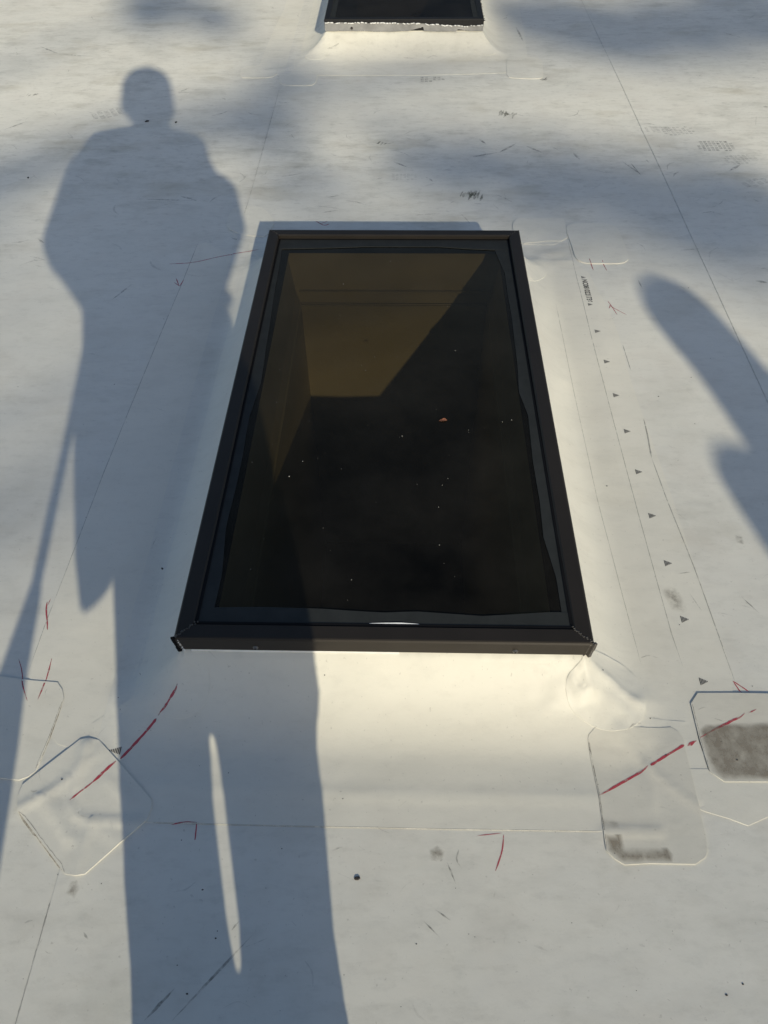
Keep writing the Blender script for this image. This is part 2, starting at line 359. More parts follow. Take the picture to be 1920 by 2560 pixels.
def sheet(name, outline, off, parent=roof, mat='patch_white', step=0.014, thick=0.0022, smooth_corners=1, label=None, lift=0.0):
    if smooth_corners: outline = chaikin(outline, smooth_corners)
    v, f, ol = fill(outline, step)
    z = zsurf(v[:, 0], v[:, 1]) + off
    verts = np.column_stack([v, z]).tolist(); faces = list(f)
    bnd = [i for i in range(len(v))]
    # boundary edges -> skirt of the sheet's thickness
    cnt = {}
    for q in faces:
        for a, b_ in zip(q, q[1:] + q[:1]):
            cnt.setdefault((min(a, b_), max(a, b_)), []).append((a, b_))
    low = {}
    for e_, l in cnt.items():
        if len(l) == 1:
            a, b_ = l[0]
            for i in (a, b_):
                if i not in low: low[i] = len(verts); verts.append([verts[i][0], verts[i][1], verts[i][2] - thick - 0.001])
            faces.append((b_, a, low[a], low[b_]))
    # make tops face up
    o = mesh_obj(name, verts, faces, mat, parent, True)
    bm = bmesh.new(); bm.from_mesh(o.data); bmesh.ops.recalc_face_normals(bm, faces=bm.faces)
    up = sum(fc.normal.z for fc in bm.faces)
    if up < 0: bmesh.ops.reverse_faces(bm, faces=bm.faces)
    bm.to_mesh(o.data); bm.free(); o.data.polygons.foreach_set('use_smooth', [True] * len(o.data.polygons))
    try: o.data.set_sharp_from_angle(angle=math.radians(50))
    except Exception: pass
    if label: o['label'] = label
    SHEETS.append(o)
    return o
def decal(name, outline, off, mat, parent=roof, step=0.01, soft=0.012, amount=1.0):
    v, f, ol = fill(outline, step)
    d = np.min(np.hypot(v[:, None, 0] - ol[None, :, 0], v[:, None, 1] - ol[None, :, 1]), 1)
    c = np.clip(d / soft, 0, 1) * amount if soft else np.ones(len(v)) * amount
    z = ztop(v[:, 0], v[:, 1]) + EPS
    return mesh_obj(name, np.column_stack([v, z]).tolist(), f, mat, parent, True, c)
def ribbon_data(pts, w, off, taper=0.25, jit=0.3, amount=1.0, step=0.006):
    p = resample(pts, step, False); n = len(p); tn = np.gradient(p, axis=0); tn /= np.linalg.norm(tn, axis=1)[:, None] + 1e-9
    nr = np.stack([-tn[:, 1], tn[:, 0]], 1); s = np.linspace(0, 1, n)
    prof = np.minimum(1, np.minimum(s, 1 - s) / max(taper, 1e-3)) * 0.85 + 0.15
    jw = 1 + jit * vnoise(s * 60 * np.linalg.norm(p[-1] - p[0]) * 4, s * 0 + w * 999, 1, rng.random() * 50)
    hw = (w / 2 * prof * jw)[:, None]; mid = p + nr * (w * 0.25 * jit * vnoise(s * 40, s * 0, 1, rng.random() * 50))[:, None]
    a, b_ = mid + nr * hw, mid - nr * hw
    v = np.concatenate([a, b_]); z = ztop(v[:, 0], v[:, 1]) + EPS
    faces = [(i, i + 1, n + i + 1, n + i) for i in range(n - 1)]
    cov = np.tile(amount * (0.5 + 0.5 * prof), 2)
    return np.column_stack([v, z]).tolist(), faces, cov.tolist()
def ribbon(name, pts, w, off, mat, parent=roof, smooth_n=2, **kw):
    if len(pts) > 2 and smooth_n: pts = chaikin(pts, smooth_n, False)
    v, f, c = ribbon_data(pts, w, off, **kw)
    return mesh_obj(name, v, f, mat, parent, True, c)
def ribbons(name, items, mat, parent=roof):
    V, Fc, C = [], [], []
    for pts, w, off, kw in items:
        v, f, c = ribbon_data(pts, w, off, **kw); n = len(V); V += v; Fc += [tuple(i + n for i in q) for q in f]; C += c
    return mesh_obj(name, V, Fc, mat, parent, True, C)

T1, T2, T3 = 0.0012, 0.0021, 0.0028
from mathutils.bvhtree import BVHTree
SHEETS = []
_bvh = [None, 0]
def ztop(x, y):
    if _bvh[1] != len(SHEETS):
        V_, F_ = [], []
        for o in [c for c in roof.children if c.name.startswith('membrane_sheet')] + SHEETS:
            n = len(V_); V_ += [v.co[:] for v in o.data.vertices]; F_ += [tuple(i + n for i in p.vertices) for p in o.data.polygons]
        _bvh[0] = BVHTree.FromPolygons(V_, F_); _bvh[1] = len(SHEETS)
    out_ = np.empty(len(x))
    for i in range(len(x)):
        h_ = _bvh[0].ray_cast(Vector((x[i], y[i], 0.5)), Vector((0, 0, -1))); out_[i] = h_[0].z if h_[0] is not None else float(zsurf(x[i], y[i]))
    return out_
EPS = 0.00035
xL, xR, yN, yF = F1[0] + 0.012, F1[1] - 0.012, F1[2] + 0.012, F1[3] - 0.012
# flashing round the main skylight: left and right side strips, front apron
left_edge = DD([(432, 515), (400, 600), (355, 700), (300, 830), (250, 960), (200, 1085), (150, 1215), (105, 1330), (75, 1420), (60, 1465)])
sheet('flashing_strip', [(xL, yF), (xL, yN), (-0.30, 0.60)] + DD([(400, 1520), (230, 1640), (100, 1600)]) + [tuple(p) for p in left_edge[::-1]] + [(-0.50, 2.04), (-0.40, 2.04)], T1 * 0.6, thick=0.0012)
right_edge = DD([(1330, 700), (1355, 800), (1385, 890), (1440, 1040), (1500, 1225), (1545, 1350), (1590, 1480)]) + CB([(1225, 985), (1315, 1290)])
sheet('flashing_strip', [(xR, yN), (xR, yF), (0.36, 2.03), (0.52, 2.03)] + right_edge + CB([(1050, 1200), (700, 1050), (300, 700)]), T1 * 0.6, thick=0.0012)
apron = sheet('apron_flashing', [(xL, yN)] + CA([(1370, 150), (1170, 270), (1000, 380), (900, 440), (770, 525), (740, 640), (600, 1080), (620, 1290), (1000, 1345)]) + DD([(330, 1778), (500, 1782), (700, 1787), (1000, 1793), (1295, 1797), (1420, 1797), (1480, 1700), (1480, 1560)]) + [(0.42, 0.60), (xR, yN)], T1, thick=0.0016, smooth_corners=0, step=0.010)
# far flashing behind the frame
sheet('flashing_strip', [(xL, yF), (xR, yF)] + CE([(690, 240), (800, 112), (1180, 122)]) + [(0.45, 2.12), (-0.46, 2.12)] + C1([(985, 995)]), T1 * 0.7, thick=0.0014, smooth_corners=0)
# corner and T-joint patches
P = {}
P['L0'] = sheet('membrane_patch', CA([(-420, 110), (0, 138), (270, 175), (480, 190), (520, 250), (533, 320), (420, 630), (300, 925), (240, 970), (160, 1000), (0, 985), (-420, 960)]), T2, smooth_corners=0, label='patch cut by the left picture edge, red ticks across its far side')
P['L1'] = sheet('membrane_patch', CA([(145, 1245), (150, 1140), (190, 1040), (420, 860), (670, 665), (740, 652), (825, 670), (980, 840), (1260, 1160), (1265, 1220), (1225, 1330), (1030, 1495), (710, 1780), (635, 1795), (545, 1780), (350, 1520)]), T3, mat='patch_white', step=0.008, smooth_corners=0, label='diamond shaped patch left of the front apron with a red line onto it')
P['R1'] = sheet('membrane_patch', CB([(65, 600), (75, 560), (125, 500), (200, 492), (800, 492), (860, 530), (905, 590), (925, 690), (985, 930), (1040, 1170), (1110, 1480), (1120, 1590), (1100, 1640), (1015, 1700), (600, 1692), (390, 1705), (300, 1650), (230, 1580), (205, 1430), (165, 1110)]), T2, mat='patch_grey', step=0.008, smooth_corners=0, label='long rounded patch with dirt along its near end')
sheet('membrane_patch', CB([(860, 1150), (1110, 1237), (1320, 1300), (1480, 1360), (1659, 1280), (1990, 1160), (1990, 860), (860, 860)]), T1, smooth_corners=0, thick=0.0016)
P['R2'] = sheet('membrane_patch', CB([(975, 285), (1035, 192), (1350, 192), (2050, 206), (2050, 975), (1270, 975), (1140, 885), (1050, 600)]), T3, mat='patch_grey', smooth_corners=0, label='grimy brown patch cut by the right picture edge')
P['RC'] = sheet('corner_patch', CC([(975, 730), (1100, 790), (1260, 880), (1400, 1000), (1480, 1110), (1508, 1250), (1500, 1380), (1465, 1460), (1390, 1525), (1300, 1560), (1180, 1575), (1070, 1565), (970, 1530), (850, 1460), (750, 1370), (700, 1280), (675, 1150), (685, 1040), (720, 970), (800, 890), (860, 815)]) + [(xR - 0.01, yN + 0.004)], T3, step=0.007, label='round patch wrapping the near right curb corner')
sheet('corner_patch', DD([(398, 1420), (440, 1412), (452, 1450), (455, 1480), (447, 1515), (425, 1545), (390, 1556), (350, 1548), (325, 1510), (330, 1460), (360, 1425)]), T2, step=0.010, thick=0.0016)
sheet('membrane_patch', CE([(600, 105), (605, 60), (640, 25), (700, 18), (1020, 18), (1035, 60), (1050, 130), (1060, 185), (1000, 215), (900, 212), (720, 230), (690, 235), (640, 200)]), T2, step=0.012)
sheet('membrane_patch', CE([(1045, 95), (1080, 75), (1150, 68), (1380, 68), (1470, 100), (1520, 220), (1568, 360), (1520, 400), (1360, 400), (1200, 398), (1125, 365), (1090, 250), (1050, 140)]), T3, step=0.012, label='rounded patch off the far right corner with two red ticks')
sheet('corner_patch', CE([(720, 400), (850, 420), (892, 460), (870, 505), (830, 535), (780, 546), (735, 540)]) + [(0.31, 1.80), (0.31, 1.93)], T2, step=0.012)
sheet('membrane_patch', C1([(980, 990), (985, 940), (1010, 897), (1090, 890), (1140, 900), (1190, 960), (1150, 1026), (1100, 1023), (1050, 1018)]), T2, step=0.012)
# flashing round the skylight behind
r2 = F2
sheet('apron_flashing', [(r2[0] + .012, r2[2] + .012)] + CR([(440, 250), (330, 285), (185, 335), (200, 352), (270, 373), (600, 376), (1000, 374), (1395, 362), (1560, 358), (1575, 345), (1400, 285), (1320, 230)]) + [(r2[1] - .012, r2[2] + .012)], T1, thick=0.0016, smooth_corners=0, step=0.014)
sheet('flashing_strip', [(r2[0] + .012, r2[3] - .02), (r2[0] + .012, r2[2] + .03)] + CR([(340, 300), (185, 335), (165, 345), (230, 185), (300, 40)]) + [(-0.62, 5.0)], T1 * 0.6, thick=0.0012, smooth_corners=0)
sheet('flashing_strip', [(r2[1] - .012, r2[3] - .02), (r2[1] - .012, r2[2] + .03)] + CR([(1390, 290), (1505, 330), (1480, 150), (1450, 0)]) + [(0.62, 5.0)], T1 * 0.6, thick=0.0012, smooth_corners=0)
sheet('membrane_patch', CR([(75, 385), (90, 330), (180, 325), (270, 285), (266, 365), (235, 386), (160, 387)]), T2, step=0.014)
sheet('membrane_patch', CR([(270, 366), (275, 410), (300, 426), (430, 426), (455, 412), (463, 362)]), T3, step=0.014)
sheet('membrane_patch', CR([(1395, 275), (1395, 372), (1410, 388), (1560, 393), (1577, 378), (1570, 290), (1480, 280)]), T2, step=0.014)
sheet('corner_patch', CR([(395, 288), (430, 298), (482, 298), (512, 268), (525, 205), (505, 168), (470, 210), (430, 260)]), T2, step=0.012)
sheet('corner_patch', CR([(1225, 190), (1225, 240), (1262, 276), (1312, 279), (1358, 262), (1310, 215), (1265, 168), (1240, 168)]), T2, step=0.012)

# dirt lying on patches and sheets
decal('dirt_stain', CB([(1032, 468), (1160, 466), (1659, 445), (2000, 430), (2000, 970), (1275, 970), (1150, 885), (1062, 620)]), T3 + 0.0009, 'dirt_brown', P['R2'], soft=0.006)
decal('dirt_stain', CB([(1040, 203), (1659, 208), (1659, 262), (1300, 258), (1030, 240)]), T3 + 0.0009, 'dirt_soft', P['R2'], soft=0.003)
decal('dirt_stain', CB([(208, 1438), (370, 1440), (395, 1550), (700, 1552), (830, 1545), (815, 1692), (600, 1688), (395, 1700), (310, 1652), (233, 1578)]), T2 + 0.0009, 'dirt_brown', P['R1'], soft=0.007)
decal('dirt_stain', CB([(190, 1290), (360, 1320), (500, 1370), (490, 1402), (206, 1402)]), T2 + 0.0009, 'dirt_soft', P['R1'], soft=0.02)
decal('dirt_stain', CB([(1060, 1520), (1112, 1530), (1110, 1600), (1085, 1640), (1060, 1600)]), T2 + 0.0009, 'dirt_soft', P['R1'], soft=0.01)
decal('dirt_stain', CB([(80, 620), (130, 820), (160, 880), (128, 900), (92, 700)]), T2 + 0.0009, 'dirt_soft', P['R1'], soft=0.006)
ribbon('seam_grime', CB([(72, 600), (110, 830), (168, 1110), (205, 1400), (232, 1570)]), 0.0024, T2 + 0.0010, 'seam_grime', P['R1'], 0, taper=0.02)
ribbon('seam_grime', CB([(982, 290), (1015, 440), (1052, 600), (1138, 880)]), 0.003, T3 + 0.0010, 'seam_grime', P['R2'], 0, taper=0.02)
ribbon('seam_grime', CA([(160, 1265), (350, 1510), (545, 1765)]), 0.006, T3 + 0.0010, 'dirt_soft', P['L1'], 0, taper=0.1)
decal('dirt_stain', CA([(170, 1270), (420, 1570), (545, 1740), (560, 1760), (470, 1690), (330, 1490), (210, 1350)]), T3 + 0.0009, 'dirt_soft', P['L1'], soft=0.008)
ribbon('seam_grime', CA([(300, 905), (420, 630), (520, 350)]), 0.003, T2 + 0.001, 'dirt_soft', P['L0'], 0, taper=0.1)
decal('dirt_stain', CA([(590, 1830), (650, 1820), (670, 1900), (620, 1990), (540, 1940)]), 0.0032, 'dirt_soft', soft=0.012)
decal('dirt_stain', CA([(1400, 60), (1440, 20), (1465, 100), (1480, 180), (1450, 170), (1430, 110)]), T2 + 0.002, 'dirt_soft', soft=0.008)
decal('dirt_stain', DD([(925, 1835), (945, 1825), (962, 1840), (955, 1862), (930, 1860)]), 0.0008, 'dirt_soft', soft=0.012)
decal('dirt_stain', DD([(962, 1945), (975, 1935), (988, 1945), (984, 1962), (968, 1960)]), 0.0008, 'scuff', soft=0.008)
decal('dirt_stain', DD([(1425, 1275), (1455, 1262), (1475, 1290), (1490, 1330), (1450, 1320)]), T1 + 0.0008, 'dirt_soft', soft=0.02, amount=0.8)
decal('dirt_stain', DD([(1585, 1155), (1605, 1160), (1612, 1205), (1598, 1200)]), 0.0008, 'dirt_soft', soft=0.008)
decal('dirt_stain', DD([(1300, 2050), (1318, 2048), (1325, 2060), (1315, 2070), (1302, 2066)]), 0.0008, 'dirt_soft', soft=0.01, amount=0.5)
for (ax, ay, w_, h_, n_) in ((1098, 247, 38, 20, 8), (1018, 420, 46, 30, 9), (825, 310, 24, 10, 5), (1175, 172, 18, 10, 4), (70, 205, 30, 8, 4)):
    it_ = []
    for q in range(n_):
        bx_ = ax - w_ / 2 + w_ * (q + rng.uniform(.1, .9)) / n_; t0, t1 = ay - h_ / 2 + rng.uniform(0, h_ * .5), ay + h_ / 2 - rng.uniform(0, h_ * .4)
        it_.append((DD([(bx_ + 3, t0), (bx_ + rng.normal(0, 1.5), (t0 + t1) / 2), (bx_ - 3, t1)]), rng.uniform(.006, .015), 0, dict(taper=.45, jit=.6, amount=rng.uniform(.5, 1))))
    ribbons('smear', it_, 'moss_smear')
# red marker strokes
def stroke(pts, w, off, mat='red_marker', par=roof, **kw): return ribbon('marker_stroke', pts, w * (0.50 if mat == 'red_marker' else 0.66), off, mat, par, **kw)
stroke(CA([(1475, 205), (1460, 250), (1420, 310), (1380, 380), (1310, 465)]), 0.0075, T1 + 0.0026, par=apron, taper=0.3)
stroke(CA([(1300, 488), (1200, 610), (1100, 720), (1000, 825)]), 0.0095, T1 + 0.0030, par=apron, taper=0.15)
stroke(CA([(968, 845), (880, 920), (790, 1010), (690, 1085), (585, 1172)]), 0.0070, T3 + 0.0009, par=P['L1'], taper=0.2, jit=0.5)
stroke(CA([(155, -10), (180, 70), (190, 150), (190, 200), (205, 260), (232, 348)]), 0.0028, T2 + 0.0009, 'red_faint')
stroke(CA([(432, -10), (405, 100), (385, 170), (350, 260), (318, 335)]), 0.0036, T2 + 0.0009, 'red_faint')
stroke(DD([(102, 1300), (100, 1320), (103, 1345), (103, 1362)]), 0.0055, T1 + 0.0006)
stroke(DD([(110, 1293), (102, 1310)]), 0.0018, T1 + 0.0006, 'red_faint')
stroke(CB([(165, 1098), (250, 1050), (400, 965), (560, 875), (590, 838)]), 0.0070, T2 + 0.0010, par=P['R1'], taper=0.35)
stroke(CB([(615, 836), (700, 780), (800, 720), (915, 650)]), 0.0075, T2 + 0.0010, par=P['R1'], taper=0.12)
stroke(CB([(945, 655), (1025, 608)]), 0.0085, T1 + 0.0012, taper=0.05, jit=0.6)
stroke(CB([(1055, 590), (1160, 525), (1280, 470), (1340, 435), (1400, 415), (1448, 372)]), 0.0075, T3 + 0.0011, par=P['R2'], taper=0.4, jit=0.5)
stroke(CB([(1478, 372), (1550, 338)]), 0.0060, T3 + 0.0011, par=P['R2'], taper=0.3)
stroke(CB([(1345, 80), (1420, 130), (1495, 180)]), 0.0038, T1 + 0.0008); stroke(CB([(1350, 85), (1425, 195)]), 0.0035, T1 + 0.0008)
stroke(CE([(1235, 358), (1252, 400), (1272, 452)]), 0.0034, T3 + 0.0009, 'red_faint'); stroke(CE([(1342, 374), (1362, 415), (1384, 455)]), 0.0034, T3 + 0.0009, 'red_faint')
stroke(CE([(1390, 705), (1420, 745), (1470, 822)]), 0.0036, T1 + 0.0010); stroke(CE([(1405, 740), (1440, 765), (1550, 822)]), 0.0034, T1 + 0.0010); stroke(CE([(1403, 770), (1412, 738)]), 0.004, T1 + 0.0010)
stroke(DD([(380, 600), (387, 618)]), 0.0035, T1 + 0.0008, 'red_faint'); stroke(DD([(398, 603), (388, 619)]), 0.0035, T1 + 0.0008, 'red_faint'); stroke(DD([(376, 610), (389, 619)]), 0.0030, T1 + 0.0008, 'red_faint')
stroke(DD([(365, 571), (420, 568), (470, 556), (520, 547), (560, 540)]), 0.0040, T2 * 0.8, 'red_faint', taper=0.1)
stroke(DD([(682, 478), (700, 488), (712, 484)]), 0.004, T1 + 0.001, 'red_faint'); stroke(DD([(690, 484), (709, 478)]), 0.003, T1 + 0.001, 'red_faint')
stroke(DD([(1088, 1803), (1085, 1840), (1070, 1882)]), 0.0032, 0.0008, 'red_faint'); stroke(DD([(1030, 1806), (1085, 1800)]), 0.0016, 0.0010, 'red_faint')
stroke(DD([(425, 1777), (423, 1800), (421, 1815)]), 0.0030, 0.0008, 'red_faint'); stroke(DD([(370, 1782), (400, 1776), (426, 1777)]), 0.0022, T1 + 0.0010, 'red_faint')

# printed lap arrows: a triangle of bars that shorten towards its tip
def printed_arrow(cx, cy, L_, Hh, flip=False, off=T1 * 0.6 + 0.0006, par=roof, n=7, ang=0.0):
    V, Fc = [], []
    for k in range(n):
        s0 = k / n; s1 = (k + 0.62) / n; h0 = Hh * (1 - s0) / 2
        for (a, b_) in ((s0, -h0), (s1, -h0), (s1, h0), (s0, h0)):
            lx = (a - 0.5) * L_ * (-1 if flip else 1); ly = b_
            V.append((cx + lx * math.cos(ang) - ly * math.sin(ang), cy + lx * math.sin(ang) + ly * math.cos(ang)))
        i = 4 * k; Fc.append((i, i + 1, i + 2, i + 3))
    V = np.array(V); z = ztop(V[:, 0], V[:, 1]) + EPS
    return mesh_obj('printed_arrow', np.column_stack([V, z]).tolist(), Fc, 'black_ink', par, False, np.ones(len(V)))
for (ax, ay) in ((1291, 717), (1311, 783), (1331, 855), (1355, 933), (1380, 1020), (1409, 1115), (1443, 1218), (1479, 1339), (1520, 1473)):
    x, y = D(ax, ay); printed_arrow(x, y, 0.0145, 0.0145, n=6)
x, y = CA([(955, 756)])[0]; printed_arrow(x, y, 0.020, 0.013, flip=True, off=T1 + 0.0008, par=apron, n=7)
tp = CE([(1190, 513), (1247, 738)])
for x, y in tp: printed_arrow(x, y, 0.012, 0.012, n=4)
tcu = bpy.data.curves.new('printed_code', 'FONT'); tcu.body = 'NC0810221736'; tcu.size = 0.0175; tcu.offset = 0.0004; tcu.align_x = 'CENTER'; tcu.align_y = 'CENTER'
tob = bpy.data.objects.new('tmp_text', tcu); COL.objects.link(tob); dg = bpy.context.evaluated_depsgraph_get()
tme = bpy.data.meshes.new_from_object(tob.evaluated_get(dg)); bpy.data.objects.remove(tob)
tv = np.array([v.co[:] for v in tme.vertices]); span = np.ptp(tv[:, 0])
(ax0, ay0), (ax1, ay1) = tp; LN = math.hypot(ax1 - ax0, ay1 - ay0) - 0.022; kx = LN / span; mx_, my_ = (ax0 + ax1) / 2, (ay0 + ay1) / 2
dxn, dyn = (ax1 - ax0) / math.hypot(ax1 - ax0, ay1 - ay0), (ay1 - ay0) / math.hypot(ax1 - ax0, ay1 - ay0)
wx = mx_ + tv[:, 0] * kx * dxn + tv[:, 1] * 1.15 * (-dyn); wy = my_ + tv[:, 0] * kx * dyn + tv[:, 1] * 1.15 * dxn
mesh_obj('printed_code', np.column_stack([wx, wy, ztop(wx, wy) + EPS]).tolist(), [tuple(p.vertices) for p in tme.polygons], 'black_ink', roof, False, np.ones(len(wx)))

# crease lines, seam grime, scuffs, treads
cl = []
cl.append((DD([(1200, 655), (1240, 850), (1290, 1080), (1345, 1290), (1385, 1437)]), 0.0014, T1 * .6 + .0006, dict(taper=0.05, amount=0.6)))
cl.append((DD([(1246, 600), (1275, 720), (1330, 930), (1400, 1190), (1450, 1370), (1476, 1445)]), 0.0015, T1 * .6 + .0006, dict(taper=0.05, amount=0.7)))
cl.append((DD([(1222, 500), (1236, 560), (1250, 620)]), 0.0014, T1 * .6 + .0006, dict(taper=0.05, amount=0.6)))
cl.append((DD([(1345, 745), (1362, 800)]), 0.0022, T1 * .6 + .0006, dict(taper=0.1, amount=0.8)))
cl.append((DD([(1390, 905), (1398, 940), (1407, 990)]), 0.003, T1 * .6 + .0006, dict(taper=0.1, amount=1)))
cl.append((DD([(1407, 990), (1440, 1080), (1500, 1230), (1545, 1355), (1588, 1475)]), 0.0020, T1 * .6 + .0006, dict(taper=0.05, amount=0.8)))
cl.append((DD([(430, 520), (390, 620), (340, 740), (270, 910), (225, 1020), (150, 1215), (100, 1345), (62, 1450)]), 0.0018, T1 * .6 + .0006, dict(taper=0.05, amount=0.7)))
cl.append((DD([(330, 1778), (700, 1787), (1000, 1793), (1295, 1797)]), 0.0016, T1 + .0006, dict(taper=0.01, amount=0.8)))
ribbons('crease_lines', cl, 'crease_grey')
for sx, amt in ((-1.765, 1.0), (-0.505, 1.7), (0.866, 0.8)):
    items = []
    for y0_ in np.arange(-0.2, 6.0, 0.5):
        if sx == -0.505 and 0.35 < y0_ + .25 < 2.15: continue
        if sx == -0.505 and y0_ + .25 > 3.3: continue
        wob = lambda yy: 0.004 * float(vnoise(np.array([sx]), np.array([yy]), 1.1, SEAMS.index(sx) * 3.1)[0])
        items.append(([(sx + wob(yy) - 0.0006, yy) for yy in np.linspace(y0_, y0_ + 0.5, 12)], 0.0026, 0.0012, dict(taper=0.001, amount=amt * 0.28)))
    ribbons('seam_grime', items, 'seam_grime')
sc_items = []
named = [((120, 10, 60, 70, 0, 120), 0)]
def dline(a, b_, w, am=0.9): sc_items.append((DD([a, b_]), w, 0.0008, dict(taper=0.4, amount=am)))
for a, b_, w in (((312, 2205), (378, 2135), .004), ((372, 2205), (545, 2020), .0035), ((500, 2010), (517, 1990), .004), ((1575, 370), (1600, 355), .010), ((1345, 350), (1385, 378), .006), ((630, 1990), (640, 2000), .003),
                 ((85, 100), (130, 118), .008), ((130, 118), (200, 122), .006), ((280, 430), (425, 434), .004), ((390, 424), (425, 434), .009), ((1015, 340), (1075, 330), .010), ((1075, 332), (1115, 310), .010), ((1135, 315), (1175, 332), .010),
                 ((965, 1862), (985, 1910), .0022), ((940, 1965), (975, 1990), .002), ((775, 1828), (788, 1836), .006), ((915, 1990), (950, 2025), .002), ((10, 280), (60, 262), .006), ((1360, 350), (1385, 380), .004),
                 ((1632, 607), (1659, 611), .012), ((1648, 230), (1659, 232), .012), ((1395, 345), (1402, 352), .006), ((385, 200), (410, 190), .005), ((1378, 605), (1388, 625), .004), ((240, 650), (285, 615), .005), ((1238, 330), (1252, 345), .01),
                 ((850, 350), (880, 362), .008), ((1195, 1200), (1230, 1193), .002), ((1465, 1240), (1490, 1237), .002), ((1490, 1285), (1515, 1320), .002), ((1600, 1288), (1640, 1325), .002), ((695, 460), (730, 455), .006), ((700, 428), (735, 422), .004),
                 ((1115, 60), (1130, 90), .01), ((1035, 300), (1050, 312), .008)):
    dline(a, b_, w)
for _ in range(300):                                                              # random scuffs where people walk
    px, py = rng.uniform(0, 1659), rng.uniform(10, 640) if rng.random() < 0.72 else rng.uniform(640, 2200)
    if 500 < px < 1300 and py > 470 and py < 1720: continue
    x, y = D(px, py); a = rng.normal(0, 0.8); l = rng.uniform(0.012, 0.07) * (1.25 if py < 600 else 0.6); b1_ = rng.normal(0, .12) * l
    sc_items.append((chaikin([(x, y), (x + l / 2 * math.cos(a) - b1_ * math.sin(a), y + l / 2 * math.sin(a) + b1_ * math.cos(a)), (x + l * math.cos(a), y + l * math.sin(a))], 3, False), rng.uniform(.0015, .006) * (1.3 if py < 600 else 0.5), 0.0008, dict(taper=0.5, amount=rng.uniform(.15, .7))))
tag(ribbons('scuff_marks', sc_items, 'scuff'), kind='stuff')
def bootprint(cx, cy, ang, L_, W_, rows, cols, amt, hexa=False):
    V, Fc, C = [], [], []
    for i in range(rows):
        for j in range(cols):
            u, v = (i + .5) / rows * 2 - 1, (j + .5) / cols * 2 - 1
            if u * u * 0.9 + v * v * 0.8 > 1 or rng.random() < 0.12: continue
            hw, hh = L_ / rows * 0.36, W_ / cols * 0.36; lx, ly = u * L_ / 2, v * W_ / 2
            for (a, b_) in ((-hw, -hh), (hw, -hh), (hw, hh), (-hw, hh)):
                X_, Y_ = lx + a, ly + b_; V.append((cx + X_ * math.cos(ang) - Y_ * math.sin(ang), cy + X_ * math.sin(ang) + Y_ * math.cos(ang))); C.append(amt * rng.uniform(.5, 1))
            n = len(V); Fc.append((n - 4, n - 3, n - 2, n - 1))
    V = np.array(V); return mesh_obj('bootprint', np.column_stack([V, ztop(V[:, 0], V[:, 1]) + EPS]).tolist(), Fc, 'tread_dust', roof, False, C)
for px, py, an, L_, W_, r_, c_, am in ((1545, 316, 0.0, .13, .085, 9, 5, 1), (1465, 283, 0.15, .12, .07, 8, 5, .6), (1415, 280, .1, .12, .05, 3, 8, .6), (1600, 345, .2, .12, .07, 8, 5, .5), (930, 172, 0, .12, .06, 7, 3, .8), (232, 246, .5, .12, .08, 5, 7, .6), (1632, 395, .4, .10, .05, 4, 7, .5), (870, 383, 0, .1, .05, 8, 3, .3)):
    x, y = D(px, py); bootprint(x, y, an, L_, W_, r_, c_, am)

